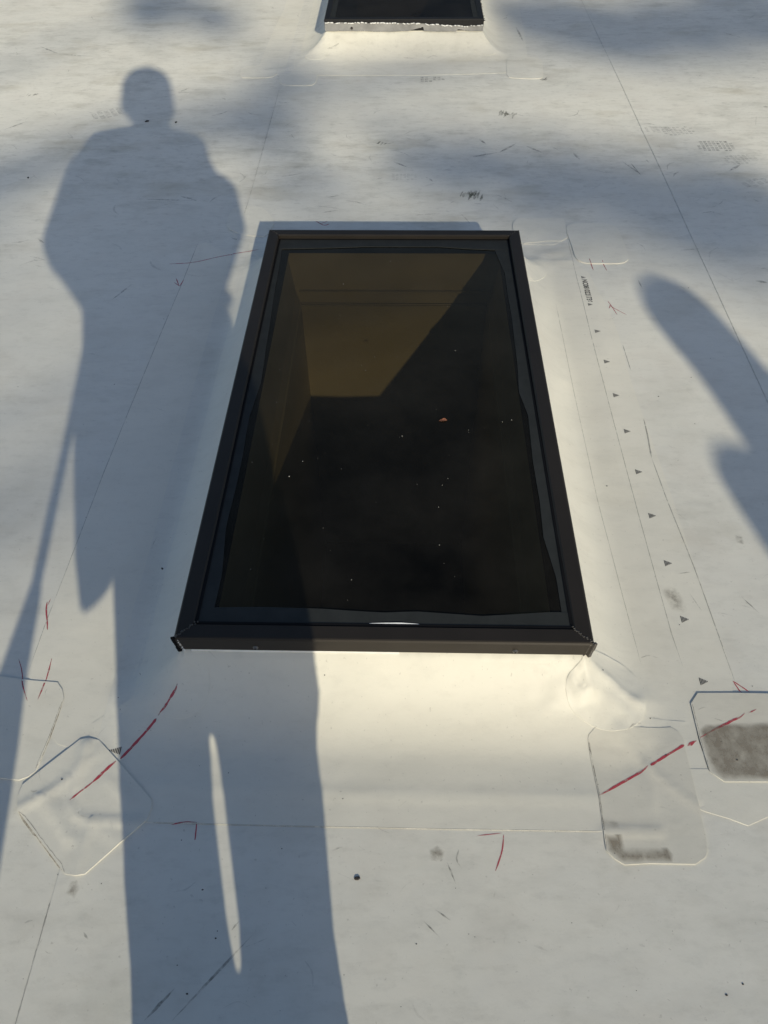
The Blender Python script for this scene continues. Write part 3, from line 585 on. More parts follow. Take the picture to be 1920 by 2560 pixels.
# ------------------------------------------------------------------ skylights
def rail(bm, a, b_, ia, ib, zt, zb, gz):
    """one mitred frame rail: outer top edge a-b, inner top edge ia-ib, fascia down to zb, inner lip down to the glass"""
    ctr = np.array([(F1[0] + F1[1]) / 2, (F1[2] + F1[3]) / 2])
def skylight(name, r, ztop, zbot, rw, mats, label, extra):
    root = empty(name, ((r[0] + r[1]) / 2, (r[2] + r[3]) / 2, 0)); cx, cy = root.location.x, root.location.y
    tag(root, label, 'skylight')
    hx, hy = (r[1] - r[0]) / 2, (r[3] - r[2]) / 2; gz = ztop - 0.0095
    o_ = [(-hx, -hy), (hx, -hy), (hx, hy), (-hx, hy)]; i_ = [(-hx + rw, -hy + rw), (hx - rw, -hy + rw), (hx - rw, hy - rw), (-hx + rw, hy - rw)]
    rails = []
    for k in range(4):
        a, b_ = np.array(o_[k]), np.array(o_[(k + 1) % 4]); ia, ib = np.array(i_[k]), np.array(i_[(k + 1) % 4])
        t_ = (b_ - a) / np.linalg.norm(b_ - a); nn = np.array([-t_[1], t_[0]])          # inward normal
        g = 0.0006                                                                     # mitre gap
        e = 0.004                                                                      # eased top edge
        prof = [(nn * 0.008, zbot), (nn * 0.002, zbot + 0.004), (nn * 0.0, ztop - e), (nn * e * .5, ztop - .001), (nn * e, ztop), (nn * (rw - 0.003), ztop), (nn * rw, ztop - 0.003), (nn * rw, gz - 0.004), (nn * (rw + .004), gz - 0.012), (nn * 0.010, zbot)]
        V = []
        for end, s in ((a, 1), (b_, -1)):
            for off, z in prof:
                dd = float(off @ nn); p = end + off + t_ * s * (dd + g); V.append((p[0], p[1], z))
        n = len(prof); Fc = [(j, (j + 1) % n, n + (j + 1) % n, n + j) for j in range(n)] + [tuple(range(n))[::-1], tuple(range(n, 2 * n))]
        o = mesh_obj('frame_rail', V, Fc, mats[0], root)
        bm = bmesh.new(); bm.from_mesh(o.data); bmesh.ops.recalc_face_normals(bm, faces=bm.faces); bm.to_mesh(o.data); bm.free()
        rails.append(o)
    gp = empty  # glass pane: a thin solid sheet of glass seen as one surface
    gpane = mesh_obj('glass_pane', [(-hx + rw * .6, -hy + rw * .6, gz), (hx - rw * .6, -hy + rw * .6, gz), (hx - rw * .6, hy - rw * .6, gz), (-hx + rw * .6, hy - rw * .6, gz)], [(0, 1, 2, 3)], mats[3], root)
    # light shaft down to the dark room
    zc, zs, zb = gz - 0.0165, -0.055, -1.15
    inn, nar = 0.042, 0.075
    def ring(ins, z): return [(-hx + ins, -hy + ins, z), (hx - ins, -hy + ins, z), (hx - ins, hy - ins * .75, z), (-hx + ins, hy - ins * .75, z)]
    rs = ring(inn, zc) + ring(nar - .012, zs + 0.03) + ring(nar - .002, zs)
    mesh_obj('curb', [v for v in rs], [(b0 + (k + 1) % 4, b0 + k, b0 + 4 + k, b0 + 4 + (k + 1) % 4) for b0 in (0, 4) for k in range(4)], mats[2], root)
    rs = ring(nar - .006, zs - .004) + ring(nar, zs - 0.012) + ring(nar, zb)
    mesh_obj('light_shaft', rs, [(b0 + (k + 1) % 4, b0 + k, b0 + 4 + k, b0 + 4 + (k + 1) % 4) for b0 in (0, 4) for k in range(4)], mats[1], root)
    for zz_, d_ in ((zs + 0.036, .003), (zs - 0.0085, .0035)):                              # thin trim beads along the ledge
        iy_ = hy - (nar - .008) * .75
        bm = bmesh.new(); box_bm(bm, -hx + nar, hx - nar, iy_ - d_ - .004, iy_ + .002, zz_ - .0025, zz_ + .0025); bm_obj('trim_bead', bm, mats[2], root)
    return root, rails, gpane, hx, hy, gz
main, rails1, pane1, hx, hy, gz = skylight('skylight', F1, F1_TOP, F1_BOT, 0.030, ('frame_bronze', 'shaft_wall', 'curb_wood', 'tinted_glass'), 'large dark bronze framed skylight in the middle with a dry leaf on it', None)
cx, cy = main.location.x, main.location.y
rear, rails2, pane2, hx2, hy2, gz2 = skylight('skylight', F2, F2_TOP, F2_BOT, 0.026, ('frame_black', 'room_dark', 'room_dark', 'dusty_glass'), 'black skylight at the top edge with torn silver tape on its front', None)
# wavy black sealant bands between rail and glass, on the main skylight
def pitch(o, root, world=False):
    h_ = (F1[3] - F1[2]) / 2; y0_ = (F1[2] + F1[3]) / 2 if world else 0.0
    for v in o.data.vertices: v.co.z -= 0.0050 * (v.co.y - y0_) / h_
    return o
pitch(pane1, main); pitch(pane2, rear)
def band(pts_outer, pts_inner, root, gz_, mat='sealant_black', name='sealant_band', z=0.0015):
    po, pi_ = np.array(pts_outer), np.array(pts_inner); n = len(po); rc = np.array([root.location.x, root.location.y])
    V = [(*(p - rc), gz_ + z) for p in po] + [(*(p - rc), gz_ + z) for p in pi_] + [(*(p - rc), gz_ + 0.0003) for p in pi_]
    Fc = [(i, i + 1, n + i + 1, n + i) for i in range(n - 1)] + [(n + i, n + i + 1, 2 * n + i + 1, 2 * n + i) for i in range(n - 1)]
    o = mesh_obj(name, V, Fc, mat, root, False)
    bm = bmesh.new(); bm.from_mesh(o.data); bmesh.ops.recalc_face_normals(bm, faces=bm.faces)
    if sum(f.normal.z for f in bm.faces) < 0: bmesh.ops.reverse_faces(bm, faces=bm.faces)
    bm.to_mesh(o.data); bm.free(); pitch(o, root); return o
ix0, ix1, iy0, iy1 = F1[0] + .0302, F1[1] - .0302, F1[2] + .0302, F1[3] - .0302
def spl(ctrl, ts):
    c = np.array(ctrl); return np.interp(ts, c[:, 0], c[:, 1])
ysL = np.linspace(iy0, iy1, 90)
lw = spl([(.68, -.311), (.79, -.309), (.90, -.318), (1.08, -.315), (1.2, -.318), (1.31, -.309), (1.43, -.312), (1.63, -.319), (1.82, -.323), (1.96, -.325)], ysL) + 0.0012 * vnoise(ysL, ysL * 0, 9)
band([(ix0, y) for y in ysL], [(x, y) for x, y in zip(lw, ysL)], main, gz)
rwv = spl([(.68, .268), (.79, .268), (.84, .262), (.88, .257), (.97, .260), (1.08, .258), (1.21, .263), (1.286, .251), (1.365, .256), (1.55, .259), (1.757, .259), (1.86, .242), (1.96, .240)], ysL) + 0.0012 * vnoise(ysL, ysL * 0, 9, 4)
band([(ix1, y) for y in ysL], [(x, y) for x, y in zip(rwv, ysL)], main, gz, z=0.0015)
xsN = np.linspace(ix0, ix1, 60)
nw = spl([(-.34, .719), (-.236, .7225), (-.127, .720), (-.026, .7135), (.028, .7165), (.136, .7095), (.25, .7185), (.3, .718)], xsN) + 0.0008 * vnoise(xsN, xsN * 0, 12, 2)
band([(x, iy0) for x in xsN], [(x, y) for x, y in zip(xsN, nw)], main, gz, z=0.0021)
fw = spl([(-.34, 1.870), (-.30, 1.872), (-.212, 1.876), (-.1, 1.884), (-.027, 1.884), (.1, 1.883), (.158, 1.876), (.237, 1.869), (.3, 1.868)], xsN) + 0.0008 * vnoise(xsN, xsN * 0, 12, 8)
band([(x, iy1) for x in xsN], [(x, y) for x, y in zip(xsN, fw)], main, gz, z=0.0021)
# spacer bar under the pane, inboard of the sealant
for (x0, x1, y0, y1) in ((ix0 + .004, ix0 + .030, iy0, iy1), (ix1 - .030, ix1 - .004, iy0, iy1), (ix0 + .03, ix1 - .03, iy0, iy0 + .030), (ix0 + .03, ix1 - .03, iy1 - .046, iy1)):
    bm = bmesh.new(); box_bm(bm, x0 - cx, x1 - cx, y0 - cy, y1 - cy, gz - .013, gz - .002); pitch(bm_obj('spacer_bar', bm, 'rubber_black', main), main)
# glazing gasket bead at the foot of each rail
for (x0, x1, y0, y1) in ((ix0 - .0006, ix0 + .004, iy0, iy1), (ix1 - .004, ix1 + .0006, iy0, iy1), (ix0 + .004, ix1 - .004, iy0 - .0006, iy0 + .004), (ix0 + .004, ix1 - .004, iy1 - .004, iy1 + .0006)):
    bm = bmesh.new(); box_bm(bm, x0 - cx, x1 - cx, y0 - cy, y1 - cy, gz - .001, gz + .0032); pitch(bm_obj('gasket', bm, 'rubber_black', main), main)
# silicone smeared over the near mitres, screws in the front fascia, corner keys
def lumps(name, pts, r0, mat, parent, seed):
    rr = np.random.default_rng(seed); bm = bmesh.new()
    for p in pts:
        m4 = Matrix.Translation(Vector(p)) @ Matrix.Diagonal((r0 * rr.uniform(.6, 1.3), r0 * rr.uniform(.6, 1.3), r0 * rr.uniform(.25, .5), 1)); bmesh.ops.create_icosphere(bm, subdivisions=1, radius=1, matrix=m4)
    return bm_obj(name, bm, mat, parent, True)
for k, (sx, sy) in enumerate(((-1, -1), (1, -1), (1, 1), (-1, 1))):
    n = 26 if sy < 0 else 12
    pts = [(sx * (hx - 0.002 - t_ * .030) + rng.normal(0, .0012), sy * (hy - 0.002 - t_ * .030) + rng.normal(0, .0012), F1_TOP + 0.0002) for t_ in np.linspace(0, 1, n)]
    lumps('silicone_bead', pts, 0.0017 if sy < 0 else 0.0013, 'silicone_bead', main, k)
    if sy < 0:
        pts = [(sx * (hx + .0005) - sx * 0.002 * (1 - q), -hy + 0.001 + .004 * (1 - q), F1_BOT + (F1_TOP - F1_BOT) * q) for q in np.linspace(-0.12, 1, 30)]
        lumps('silicone_bead', pts, 0.0042, 'silicone_bead' if sx > 0 else 'rubber_black', main, 9 + k)
        pts = [(sx * (hx - .010) + sx * .004 * q + rng.normal(0, .0006), -hy + 0.0012 + .003 * (1 - q), F1_BOT + (F1_TOP - F1_BOT) * q) for q in np.linspace(-0.05, .9, 22)]
        lumps('silicone_bead', pts, 0.0026, 'silver_edge' if sx < 0 else 'silicone_bead', main, 19 + k)
for xs_ in (-.236, .189):
    bm = bmesh.new(); m4 = Matrix.Translation((xs_ - cx, -hy - 0.0005, .114)) @ Matrix.Rotation(math.radians(90), 4, 'X')
    bmesh.ops.create_cone(bm, cap_ends=True, segments=14, radius1=0.0048, radius2=0.0030, depth=0.003, matrix=m4); s_ = bm_obj('screw', bm, 'screw_metal', rails1[0])
    bm = bmesh.new(); m4 = Matrix.Translation((xs_ - cx, -hy - 0.0022, .114)) @ Matrix.Rotation(math.radians(90), 4, 'X')
    bmesh.ops.create_cone(bm, cap_ends=True, segments=6, radius1=0.0017, radius2=0.0017, depth=0.001, matrix=m4); bm_obj('screw_recess', bm, 'rubber_black', rails1[0])
# pale bead of excess sealant under the front fascia, left half
n = 80; xs_ = np.linspace(-.345, .0, n); V = []; Fc = []
for i, x in enumerate(xs_):
    dz = 0.0035 + 0.002 * float(vnoise(np.array([x]), np.array([0.0]), 22)[0]); V += [(x - cx, -hy + .0035, F1_BOT + .003), (x - cx, -hy + .0015, F1_BOT - dz * .3), (x - cx, -hy + .004, F1_BOT - dz)]
for i in range(n - 1): Fc += [(3 * i, 3 * i + 1, 3 * i + 4, 3 * i + 3), (3 * i + 1, 3 * i + 2, 3 * i + 5, 3 * i + 4)]
mesh_obj('sealant_edge', V, Fc, 'silver_edge', main, True)
# sliver of white film sticking out of the gasket
n = 30; xs_ = np.linspace(-.050, .032, n); V = []; Fc = []
for i, x in enumerate(xs_):
    s_ = i / (n - 1); h_ = 0.0018 * math.sin(math.pi * s_) ** 0.7 * (1 + .25 * float(vnoise(np.array([x]), np.array([0.]), 60)[0])); y_ = iy0 + .0045
    V += [(x - cx, y_ - cy, gz + .0028), (x - cx, y_ - cy + h_ * .8 + .0004, gz + .0028 + h_ * .55)]
for i in range(n - 1): Fc.append((2 * i, 2 * i + 2, 2 * i + 3, 2 * i + 1))
pitch(mesh_obj('film_sliver', V, Fc, 'white_film', main, True), main)
# torn silver tape on the front fascia of the skylight behind
tx = np.linspace(-hx2 + .002, hx2 - .002, 120); top = 0.0345 + 0.003 * vnoise(tx, tx * 0, 14) + 0.002 * vnoise(tx, tx * 0, 45, 3) - np.clip((tx + .10) / .4, 0, 1) * .013
bot = 0.001 + 0.0022 * vnoise(tx, tx * 0, 18, 6); bot += np.where((tx > .02) & (tx < .085), (tx - .02) / .065 * .017, 0) + np.where((tx > .225) & (tx < .28), (.28 - tx) / .055 * .010, 0)
bot = np.minimum(bot, top - .004)
V, Fc = [], []
for i, x in enumerate(tx): V += [(x, -hy2 - .0022 + .0012 * float(vnoise(np.array([x]), np.array([0.]), 30, 9)[0]), F2_BOT + bot[i]), (x, -hy2 - .0016 + .001 * float(vnoise(np.array([x]), np.array([1.]), 30, 2)[0]), F2_BOT + (bot[i] + top[i]) / 2), (x, -hy2 - .0014, F2_BOT + top[i])]
for i in range(len(tx) - 1): Fc += [(3 * i, 3 * i + 3, 3 * i + 4, 3 * i + 1), (3 * i + 1, 3 * i + 4, 3 * i + 5, 3 * i + 2)]
mesh_obj('silver_tape', V, Fc, 'silver_tape', rear, True)['label'] = 'torn crinkled silver tape along the front fascia'
pts = [(x, -hy2 - .0026, F2_BOT + top[i] + rng.normal(0, .0008)) for i, x in enumerate(tx) if rng.random() < .6]
tag(lumps('tape_edge', pts, 0.0058, 'silver_edge', rear, 77), kind='stuff')
pts = [(x, -hy2 - .0026, F2_BOT + bot[i] + rng.normal(0, .0006)) for i, x in enumerate(tx) if rng.random() < .35]
tag(lumps('tape_crumbs', pts, 0.0016, 'silver_edge', rear, 78), kind='stuff')
bm = bmesh.new(); m4 = Matrix.Translation((-hx2 + .117, -hy2 - .004, F2_BOT + .013)) @ Matrix.Rotation(math.radians(90), 4, 'X')
bmesh.ops.create_cone(bm, cap_ends=True, segments=8, radius1=.006, radius2=.004, depth=.005, matrix=m4); bm_obj('screw', bm, 'grit_dark', rails2[0])
pts = [(hx2 + .001, y_, F2_TOP - .006 + rng.normal(0, .004)) for y_ in np.linspace(-hy2, hy2 * .2, 60) if rng.random() < .6]
tag(lumps('sealant_crumbs', pts, 0.004, 'rubber_black', rear, 79), kind='stuff')
for (x0, x1, y0, y1) in ((-hx2 + .026, -hx2 + .046, -hy2 + .026, hy2 - .026), (hx2 - .046, hx2 - .026, -hy2 + .026, hy2 - .026), (-hx2 + .046, hx2 - .046, -hy2 + .026, -hy2 + .034)):
    bm = bmesh.new(); box_bm(bm, x0, x1, y0, y1, gz2 + .0006, gz2 + .002); pitch(bm_obj('sealant_band', bm, 'sealant_black', rear), rear)

# ------------------------------------------------------------------ loose things
def glass_pt(px, py, z):
    d = np.array([(px - 960) / FPX, -(py - 1280) / FPX, -1.0]); w = np.array([d @ AX, d @ AY, d @ AZ]); t_ = (CAM_H - z) / -w[2]; return w[0] * t_, w[1] * t_
x, y = glass_pt(957 * K, 908 * K, gz + .002)
lv = [(-.010, -.002, .0005), (-.004, -.004, .0012), (.003, -.003, .002), (.010, -.0005, .001), (.006, .004, .003), (.001, .005, .0035), (-.003, .0015, .0025), (-.006, .003, .001), (0, 0, .0008)]
lf = mesh_obj('dry_leaf', lv, [(8, 0, 1), (8, 1, 2), (8, 2, 3), (8, 3, 4), (8, 4, 5), (8, 5, 6), (8, 6, 7), (8, 7, 0)], 'leaf_dry', None)
sm = lf.modifiers.new('thick', 'SOLIDIFY'); sm.thickness = 0.0004
lf.location = (x, y, gz + .001 - 0.005 * (y - cy) / hy); lf.scale = (.85, .85, .85); tag(lf, 'small curled reddish dry leaf lying on the dark skylight glass', 'leaf')
bm = bmesh.new()
for _ in range(46):
    u, v = rng.uniform(F1[0] + .07, F1[1] - .07), rng.uniform(F1[2] + .08, F1[3] - .09); r_ = rng.choice([.0004, .0006, .0008, .0011], p=[.5, .35, .12, .03])
    bmesh.ops.create_icosphere(bm, subdivisions=1, radius=1, matrix=Matrix.Translation((u, v, gz + r_ * .3)) @ Matrix.Rotation(rng.uniform(0, 3), 4, 'Z') @ Matrix.Diagonal((r_ * rng.uniform(.8, 2.2), r_, r_ * .5, 1)))
for (px, py, r_) in ((654, 998, .0011), (625, 1031, .0016), (1012, 930, .0007), (545, 1000, .0008), (1105, 908, .0012), (1085, 912, .0009), (949, 1180, .0009), (790, 800, .0008)):
    u, v = glass_pt(px * K, py * K, gz); bmesh.ops.create_icosphere(bm, subdivisions=1, radius=1, matrix=Matrix.Translation((u, v, gz + r_ * .3)) @ Matrix.Diagonal((r_, r_, r_ * .5, 1)))
tag(pitch(bm_obj('dust_specks', bm, 'speck_pale', None), None, True), 'pale dust specks scattered over the dark glass', 'dust', kind='stuff')
bm = bmesh.new()
for _ in range(110):
    px, py = rng.uniform(0, 1659), rng.uniform(150, 2200)
    if 480 < px < 1300 and 470 < py < 1450: continue
    x, y = D(px, py); r_ = rng.choice([.0005, .0008, .0012], p=[.5, .35, .15]); z = float(ztop([x], [y])[0])
    bmesh.ops.create_icosphere(bm, subdivisions=1, radius=1, matrix=Matrix.Translation((x, y, z + r_ * .3)) @ Matrix.Diagonal((r_ * rng.uniform(.8, 1.8), r_, r_ * .6, 1)))
tag(bm_obj('grit', bm, 'grit_dark', None), 'fine dark grit scattered over the white roof', 'grit', kind='stuff')
for k, (px, py, r_, lab) in enumerate(((772, 1898, .0034, 'dark chip on the bare roof in front of the apron'), (318, 263, .006, 'black crumb inside the neck of the person shadow'), (380, 265, .005, 'tiny dark sliver right of the shadow neck'), (61, 385, .004, 'lone black crumb near the left picture edge'), (351, 1230, .0022, 'black speck between the shadow legs and the frame corner'))):
    x, y = D(px, py); z = float(ztop([x], [y])[0]); bm = bmesh.new()
    bmesh.ops.create_icosphere(bm, subdivisions=2, radius=1); rr = np.random.default_rng(k)
    for v in bm.verts: v.co *= rr.uniform(.7, 1.2)
    bmesh.ops.transform(bm, matrix=Matrix.Rotation(.6 * k, 4, 'Z') @ Matrix.Diagonal((r_ * 1.3, r_ * .8, r_ * .5, 1)), verts=bm.verts)
    o = bm_obj('debris_chip', bm, 'grit_dark', None); o.location = (x, y, z + r_ * .3); tag(o, lab, 'debris', 'loose crumbs on the roof')

# ------------------------------------------------------------------ people behind the camera, whose shadows fall on the roof
UV = np.array([math.sin(SUN_AZ), math.cos(SUN_AZ)]); VV = np.array([math.cos(SUN_AZ), -math.sin(SUN_AZ)])   # along shadow, across shadow
def place(cross, along): p = VV * cross + UV * along; return (float(p[0]), float(p[1]), 0.0)
def chain(bm, pts, step=0.4, sub=2):
    """pts: (x, y, z, rx, ry, rz) swept ellipsoids"""
    for p, q in zip(pts[:-1], pts[1:]):
        p, q = np.array(p, float), np.array(q, float); n = max(1, int(np.linalg.norm(q[:3] - p[:3]) / (min(p[3:].min(), q[3:].min()) * step)))
        for i in range(n + 1):
            c = p + (q - p) * i / n
            bmesh.ops.create_icosphere(bm, subdivisions=sub, radius=1, matrix=Matrix.Translation(c[:3].tolist()) @ Matrix.Diagonal((*c[3:].tolist(), 1)))
def R3(x, y, z, r, ry=None, rz=None): return (x, y, z, r, r if ry is None else ry, r if rz is None else rz)
def skin(name, bm, mat, parent, vox=0.011, smooth=6):
    o = bm_obj(name, bm, mat, parent, True)
    m_ = o.modifiers.new('remesh', 'REMESH'); m_.mode = 'VOXEL'; m_.voxel_size = vox; m_.use_smooth_shade = True
    s_ = o.modifiers.new('smooth', 'SMOOTH'); s_.iterations = smooth; s_.factor = 0.5
    return o
def hand(bm, wrist, palm, dirs, right=True, r=0.0085):
    w, p = np.array(wrist), np.array(palm); chain(bm, [R3(*w, .026, .022, .024), R3(*((w + p) / 2), .034, .02, .026), R3(*p, .038, .017, .026)], .4)
    for (root, mid, tip, rr) in dirs:
        chain(bm, [R3(*root, rr * 1.1), R3(*mid, rr), R3(*tip, rr * .85)], .5)
def head(bm, x, y, z, s=1.0):
    chain(bm, [R3(x, y - .01, z + .02, .080 * s, .098 * s, .098 * s), R3(x, y + .015, z - .05, .066 * s, .080 * s, .075 * s)], .3)   # skull, jaw
    chain(bm, [R3(x, y + .075 * s, z - .075 * s, .030 * s, .022 * s, .022 * s), R3(x, y + .07 * s, z - .05, .045 * s, .028 * s, .03 * s)], .4)  # chin
    chain(bm, [R3(x, y + .098 * s, z + .015, .009, .010, .010), R3(x, y + .112 * s, z - .022, .015, .014, .012)], .4)               # nose
    for sx in (-1, 1):
        chain(bm, [R3(x + sx * .084 * s, y, z + .012, .010, .020, .028), R3(x + sx * .080 * s, y, z - .02, .009, .014, .018)], .4)  # ears
        chain(bm, [R3(x + sx * .02, y + .086 * s, z + .03, .022, .012, .008), R3(x + sx * .045, y + .076 * s, z + .028, .014, .010, .008)], .5)  # brow
def face_parts(root, x, y, z):
    for sx in (-1, 1):
        bm = bmesh.new(); bmesh.ops.create_uvsphere(bm, u_segments=12, v_segments=8, radius=.0125, matrix=Matrix.Translation((x + sx * .032, y + .078, z + .006))); e_ = bm_obj('eye', bm, 'eye_white', root, True)
        bm = bmesh.new(); bmesh.ops.create_uvsphere(bm, u_segments=10, v_segments=6, radius=.006, matrix=Matrix.Translation((x + sx * .032, y + .0865, z + .004))); bm_obj('iris', bm, 'eye_dark', e_, True)
    bm = bmesh.new(); chain(bm, [R3(x - .022, y + .088, z - .052, .008, .008, .005), R3(x, y + .098, z - .052, .010, .008, .008), R3(x + .022, y + .088, z - .052, .008, .008, .005)], .4); bm_obj('lips', bm, 'lip', root, True)

# the photographer: both hands on the phone at chest height
ph = empty('person', place(-0.15, -0.25), -SUN_AZ); tag(ph, 'person in dark jacket holding up a phone, casting the full length shadow', 'person')
bm = bmesh.new()
head(bm, .035, .01, 1.605); chain(bm, [R3(.033, -.005, 1.53, .070, .068, .06), R3(.03, -.01, 1.43, .074, .066, .05)], .3)
chain(bm, [R3(0, 0, 1.38, .16, .09, .08), R3(0, 0, 1.2, .14, .10, .1), R3(0, 0, .98, .14, .10, .1)], .3)
for s, sh, el, wr in ((-1, (-.165, 0, 1.40), (-.265, -.02, 1.15), (.055, .185, 1.165)), (1, (.15, 0, 1.34), (.215, -.01, 1.12), (.245, .175, 1.15))):
    chain(bm, [R3(*sh, .05), R3(*el, .042), R3(*wr, .028)], .4)
for sx in (-1, 1):
    chain(bm, [R3(sx * .08, 0, .9, .075), R3(sx * .078, .015, .5, .052), R3(sx * .085, -.02, .28, .048), R3(sx * .08, -.01, .08, .036), R3(sx * .085, .08, .04, .035, .06, .03)], .4)
# hands gripping the phone edges
hand(bm, (.055, .185, 1.165), (.100, .215, 1.165), [((.108, .235, 1.185), (.128, .253, 1.180), (.142, .255, 1.172), .008), ((.110, .235, 1.165), (.130, .250, 1.160), (.145, .251, 1.152), .0085), ((.108, .233, 1.148), (.128, .246, 1.142), (.142, .246, 1.136), .008), ((.104, .230, 1.133), (.122, .240, 1.127), (.134, .240, 1.122), .007), ((.090, .205, 1.180), (.112, .205, 1.198), (.130, .208, 1.202), .009)])
hand(bm, (.245, .175, 1.15), (.225, .212, 1.155), [((.222, .236, 1.178), (.204, .250, 1.178), (.190, .252, 1.172), .008), ((.220, .236, 1.160), (.202, .249, 1.157), (.187, .250, 1.150), .0085), ((.220, .233, 1.142), (.203, .245, 1.138), (.190, .245, 1.133), .008), ((.222, .229, 1.127), (.207, .239, 1.122), (.196, .239, 1.118), .007), ((.235, .200, 1.175), (.215, .200, 1.195), (.198, .205, 1.200), .009)])
skin('body', bm, 'skin', ph, .0075, 4)
face_parts(ph, .035, .01, 1.605)
bm = bmesh.new(); chain(bm, [R3(.034, -.005, 1.635, .106, .116, .105), R3(.034, -.02, 1.59, .104, .105, .085)], .3); chain(bm, [R3(.035, .09, 1.665, .075, .05, .012), R3(.035, .13, 1.655, .06, .04, .010)], .4)
chain(bm, [R3(-.056, .0, 1.565, .022, .028, .026), R3(-.046, -.01, 1.60, .03, .03, .03)], .4); chain(bm, [R3(.036, -.02, 1.60, .103, .10, .06), R3(.038, -.02, 1.545, .096, .085, .05)], .3)
skin('cap', bm, 'cap_cloth', ph, .009)
bm = bmesh.new()
chain(bm, [R3(.0, 0, 1.40, .175, .10, .06), R3(0, 0, 1.30, .18, .125, .1), R3(-.005, 0, 1.12, .19, .13, .1), R3(-.01, 0, .97, .185, .13, .06)], .25)
chain(bm, [R3(-.155, -.01, 1.425, .062), R3(-.215, -.02, 1.32, .066), R3(-.272, -.03, 1.16, .066), R3(-.255, .0, 1.10, .062), R3(-.20, .05, 1.10, .056), R3(-.02, .155, 1.155, .045), R3(.035, .18, 1.165, .040)], .35)
chain(bm, [R3(.145, -.01, 1.355, .062), R3(.18, -.02, 1.25, .062), R3(.222, -.02, 1.13, .060), R3(.226, .05, 1.105, .054), R3(.243, .16, 1.145, .040)], .35)
chain(bm, [R3(.02, -.01, 1.46, .085, .08, .03), R3(.0, -.01, 1.42, .13, .09, .05)], .3); chain(bm, [R3(-.15, -.01, 1.43, .058), R3(-.03, -.01, 1.44, .055)], .3); chain(bm, [R3(.05, -.01, 1.395, .055), R3(.155, -.01, 1.360, .066)], .3)
chain(bm, [R3(-.262, -.02, 1.12, .058), R3(-.17, 0, .985, .050)], .3); chain(bm, [R3(.218, -.01, 1.11, .052), R3(.15, 0, 1.0, .045)], .3)
skin('jacket', bm, 'jacket_cloth', ph)
bm = bmesh.new()
chain(bm, [R3(0, 0, .95, .175, .12, .08), R3(.01, 0, .85, .18, .12, .08)], .3)
chain(bm, [R3(0.01, 0, .85, .10, .10, .08), R3(.01, .01, .50, .06, .07, .05)], .3)
chain(bm, [R3(-.078, 0, .82, .085), R3(-.078, .01, .55, .080), R3(-.077, .01, .41, .0800), R3(-.079, .008, .37, .0778), R3(-.080, .005, .335, .0742), R3(-.080, 0, .30, .0742), R3(-.077, -.01, .25, .0720), R3(-.074, -.01, .20, .0765), R3(-.073, -.01, .08, .078)], .2)
chain(bm, [R3(.105, 0, .82, .092), R3(.108, .01, .62, .096), R3(.095, .01, .44, .098), R3(.090, .01, .41, .0930), R3(.086, .008, .37, .0852), R3(.084, .005, .335, .0812), R3(.079, 0, .30, .0760), R3(.072, -.01, .25, .0685), R3(.066, -.01, .20, .0705), R3(.066, -.01, .08, .073)], .2)
skin('trousers', bm, 'trouser_cloth', ph, .004, 2)
for sx in (-.08, .075):
    bm = bmesh.new(); chain(bm, [R3(sx, -.03, .05, .045, .05, .048), R3(sx, .05, .04, .048, .05, .036), R3(sx, .11, .034, .044, .045, .030)], .3); chain(bm, [R3(sx, -.02, .06, .048), R3(sx, -.02, .14, .05)], .3); skin('boot', bm, 'boot_leather', ph, .009)
# phone in their hands: lens at the viewpoint
pm = empty('phone'); tag(pm, 'black phone held up by the person with the long shadow', 'phone')
pm.matrix_world = M @ Matrix.Translation((0.0, -0.045, 0.0085))
bm = bmesh.new(); box_bm(bm, -.036, .036, -.072, .072, -.0038, .0042, .003); bm_obj('phone_body', bm, 'phone_black', pm)
bm = bmesh.new(); box_bm(bm, -.033, .033, -.069, .069, .0043, .0047); bm_obj('screen', bm, 'rubber_black', pm)
# unseen canvas bag, added to cast the pointed flap of shadow
bg = empty('bag_caster', place(-0.15, -0.25), -SUN_AZ); tag(bg, 'unseen canvas bag added at the left hip to cast the pointed flap of shadow', 'bag')
bm = bmesh.new(); ol = [(-.165, .98), (-.215, .97), (-.212, .88), (-.232, .73), (-.226, .60), (-.214, .535), (-.180, .545), (-.150, .565), (-.146, .75)]
a_ = [bm.verts.new((x, -.055, z)) for x, z in ol]; b2_ = [bm.verts.new((x, .055, z)) for x, z in ol]
bm.faces.new(a_); bm.faces.new(b2_[::-1])
for i in range(len(ol)): j = (i + 1) % len(ol); bm.faces.new((a_[j], a_[i], b2_[i], b2_[j]))
bmesh.ops.bevel(bm, geom=list(bm.edges), offset=.006, segments=2, affect='EDGES'); bm_obj('pouch', bm, 'canvas', bg)
bm = bmesh.new(); chain(bm, [R3(-.17, -.10, .96, .02, .01, .02), R3(0, -.138, .98, .02, .01, .02), R3(.17, -.10, .99, .02, .01, .02)], .4); bm_obj('belt', bm, 'canvas', bg, True)
# corn broom added unseen, shaped to cast the slanted strip of shadow
br = empty('broom_caster', place(-0.15, -0.42), -SUN_AZ); tag(br, 'straw broom added unseen to cast the slanted strip of shadow', 'broom_caster')
bm = bmesh.new(); chain(bm, [R3(-.315, 0, .57, .0105), R3(-.085, .16, 1.30, .0105)], .5); bm_obj('handle', bm, 'broom_handle', br, True)
bm = bmesh.new(); chain(bm, [R3(-.300, 0.0, .62, .013), R3(-.330, 0, .545, .026, .022, .02), R3(-.352, 0, .488, .042, .025, .02), R3(-.385, 0, .39, .056, .03, .02), R3(-.45, 0, .10, .115, .035, .03), R3(-.465, 0, .03, .13, .035, .028)], .25); bm_obj('bristles', bm, 'broom_straw', br, True)
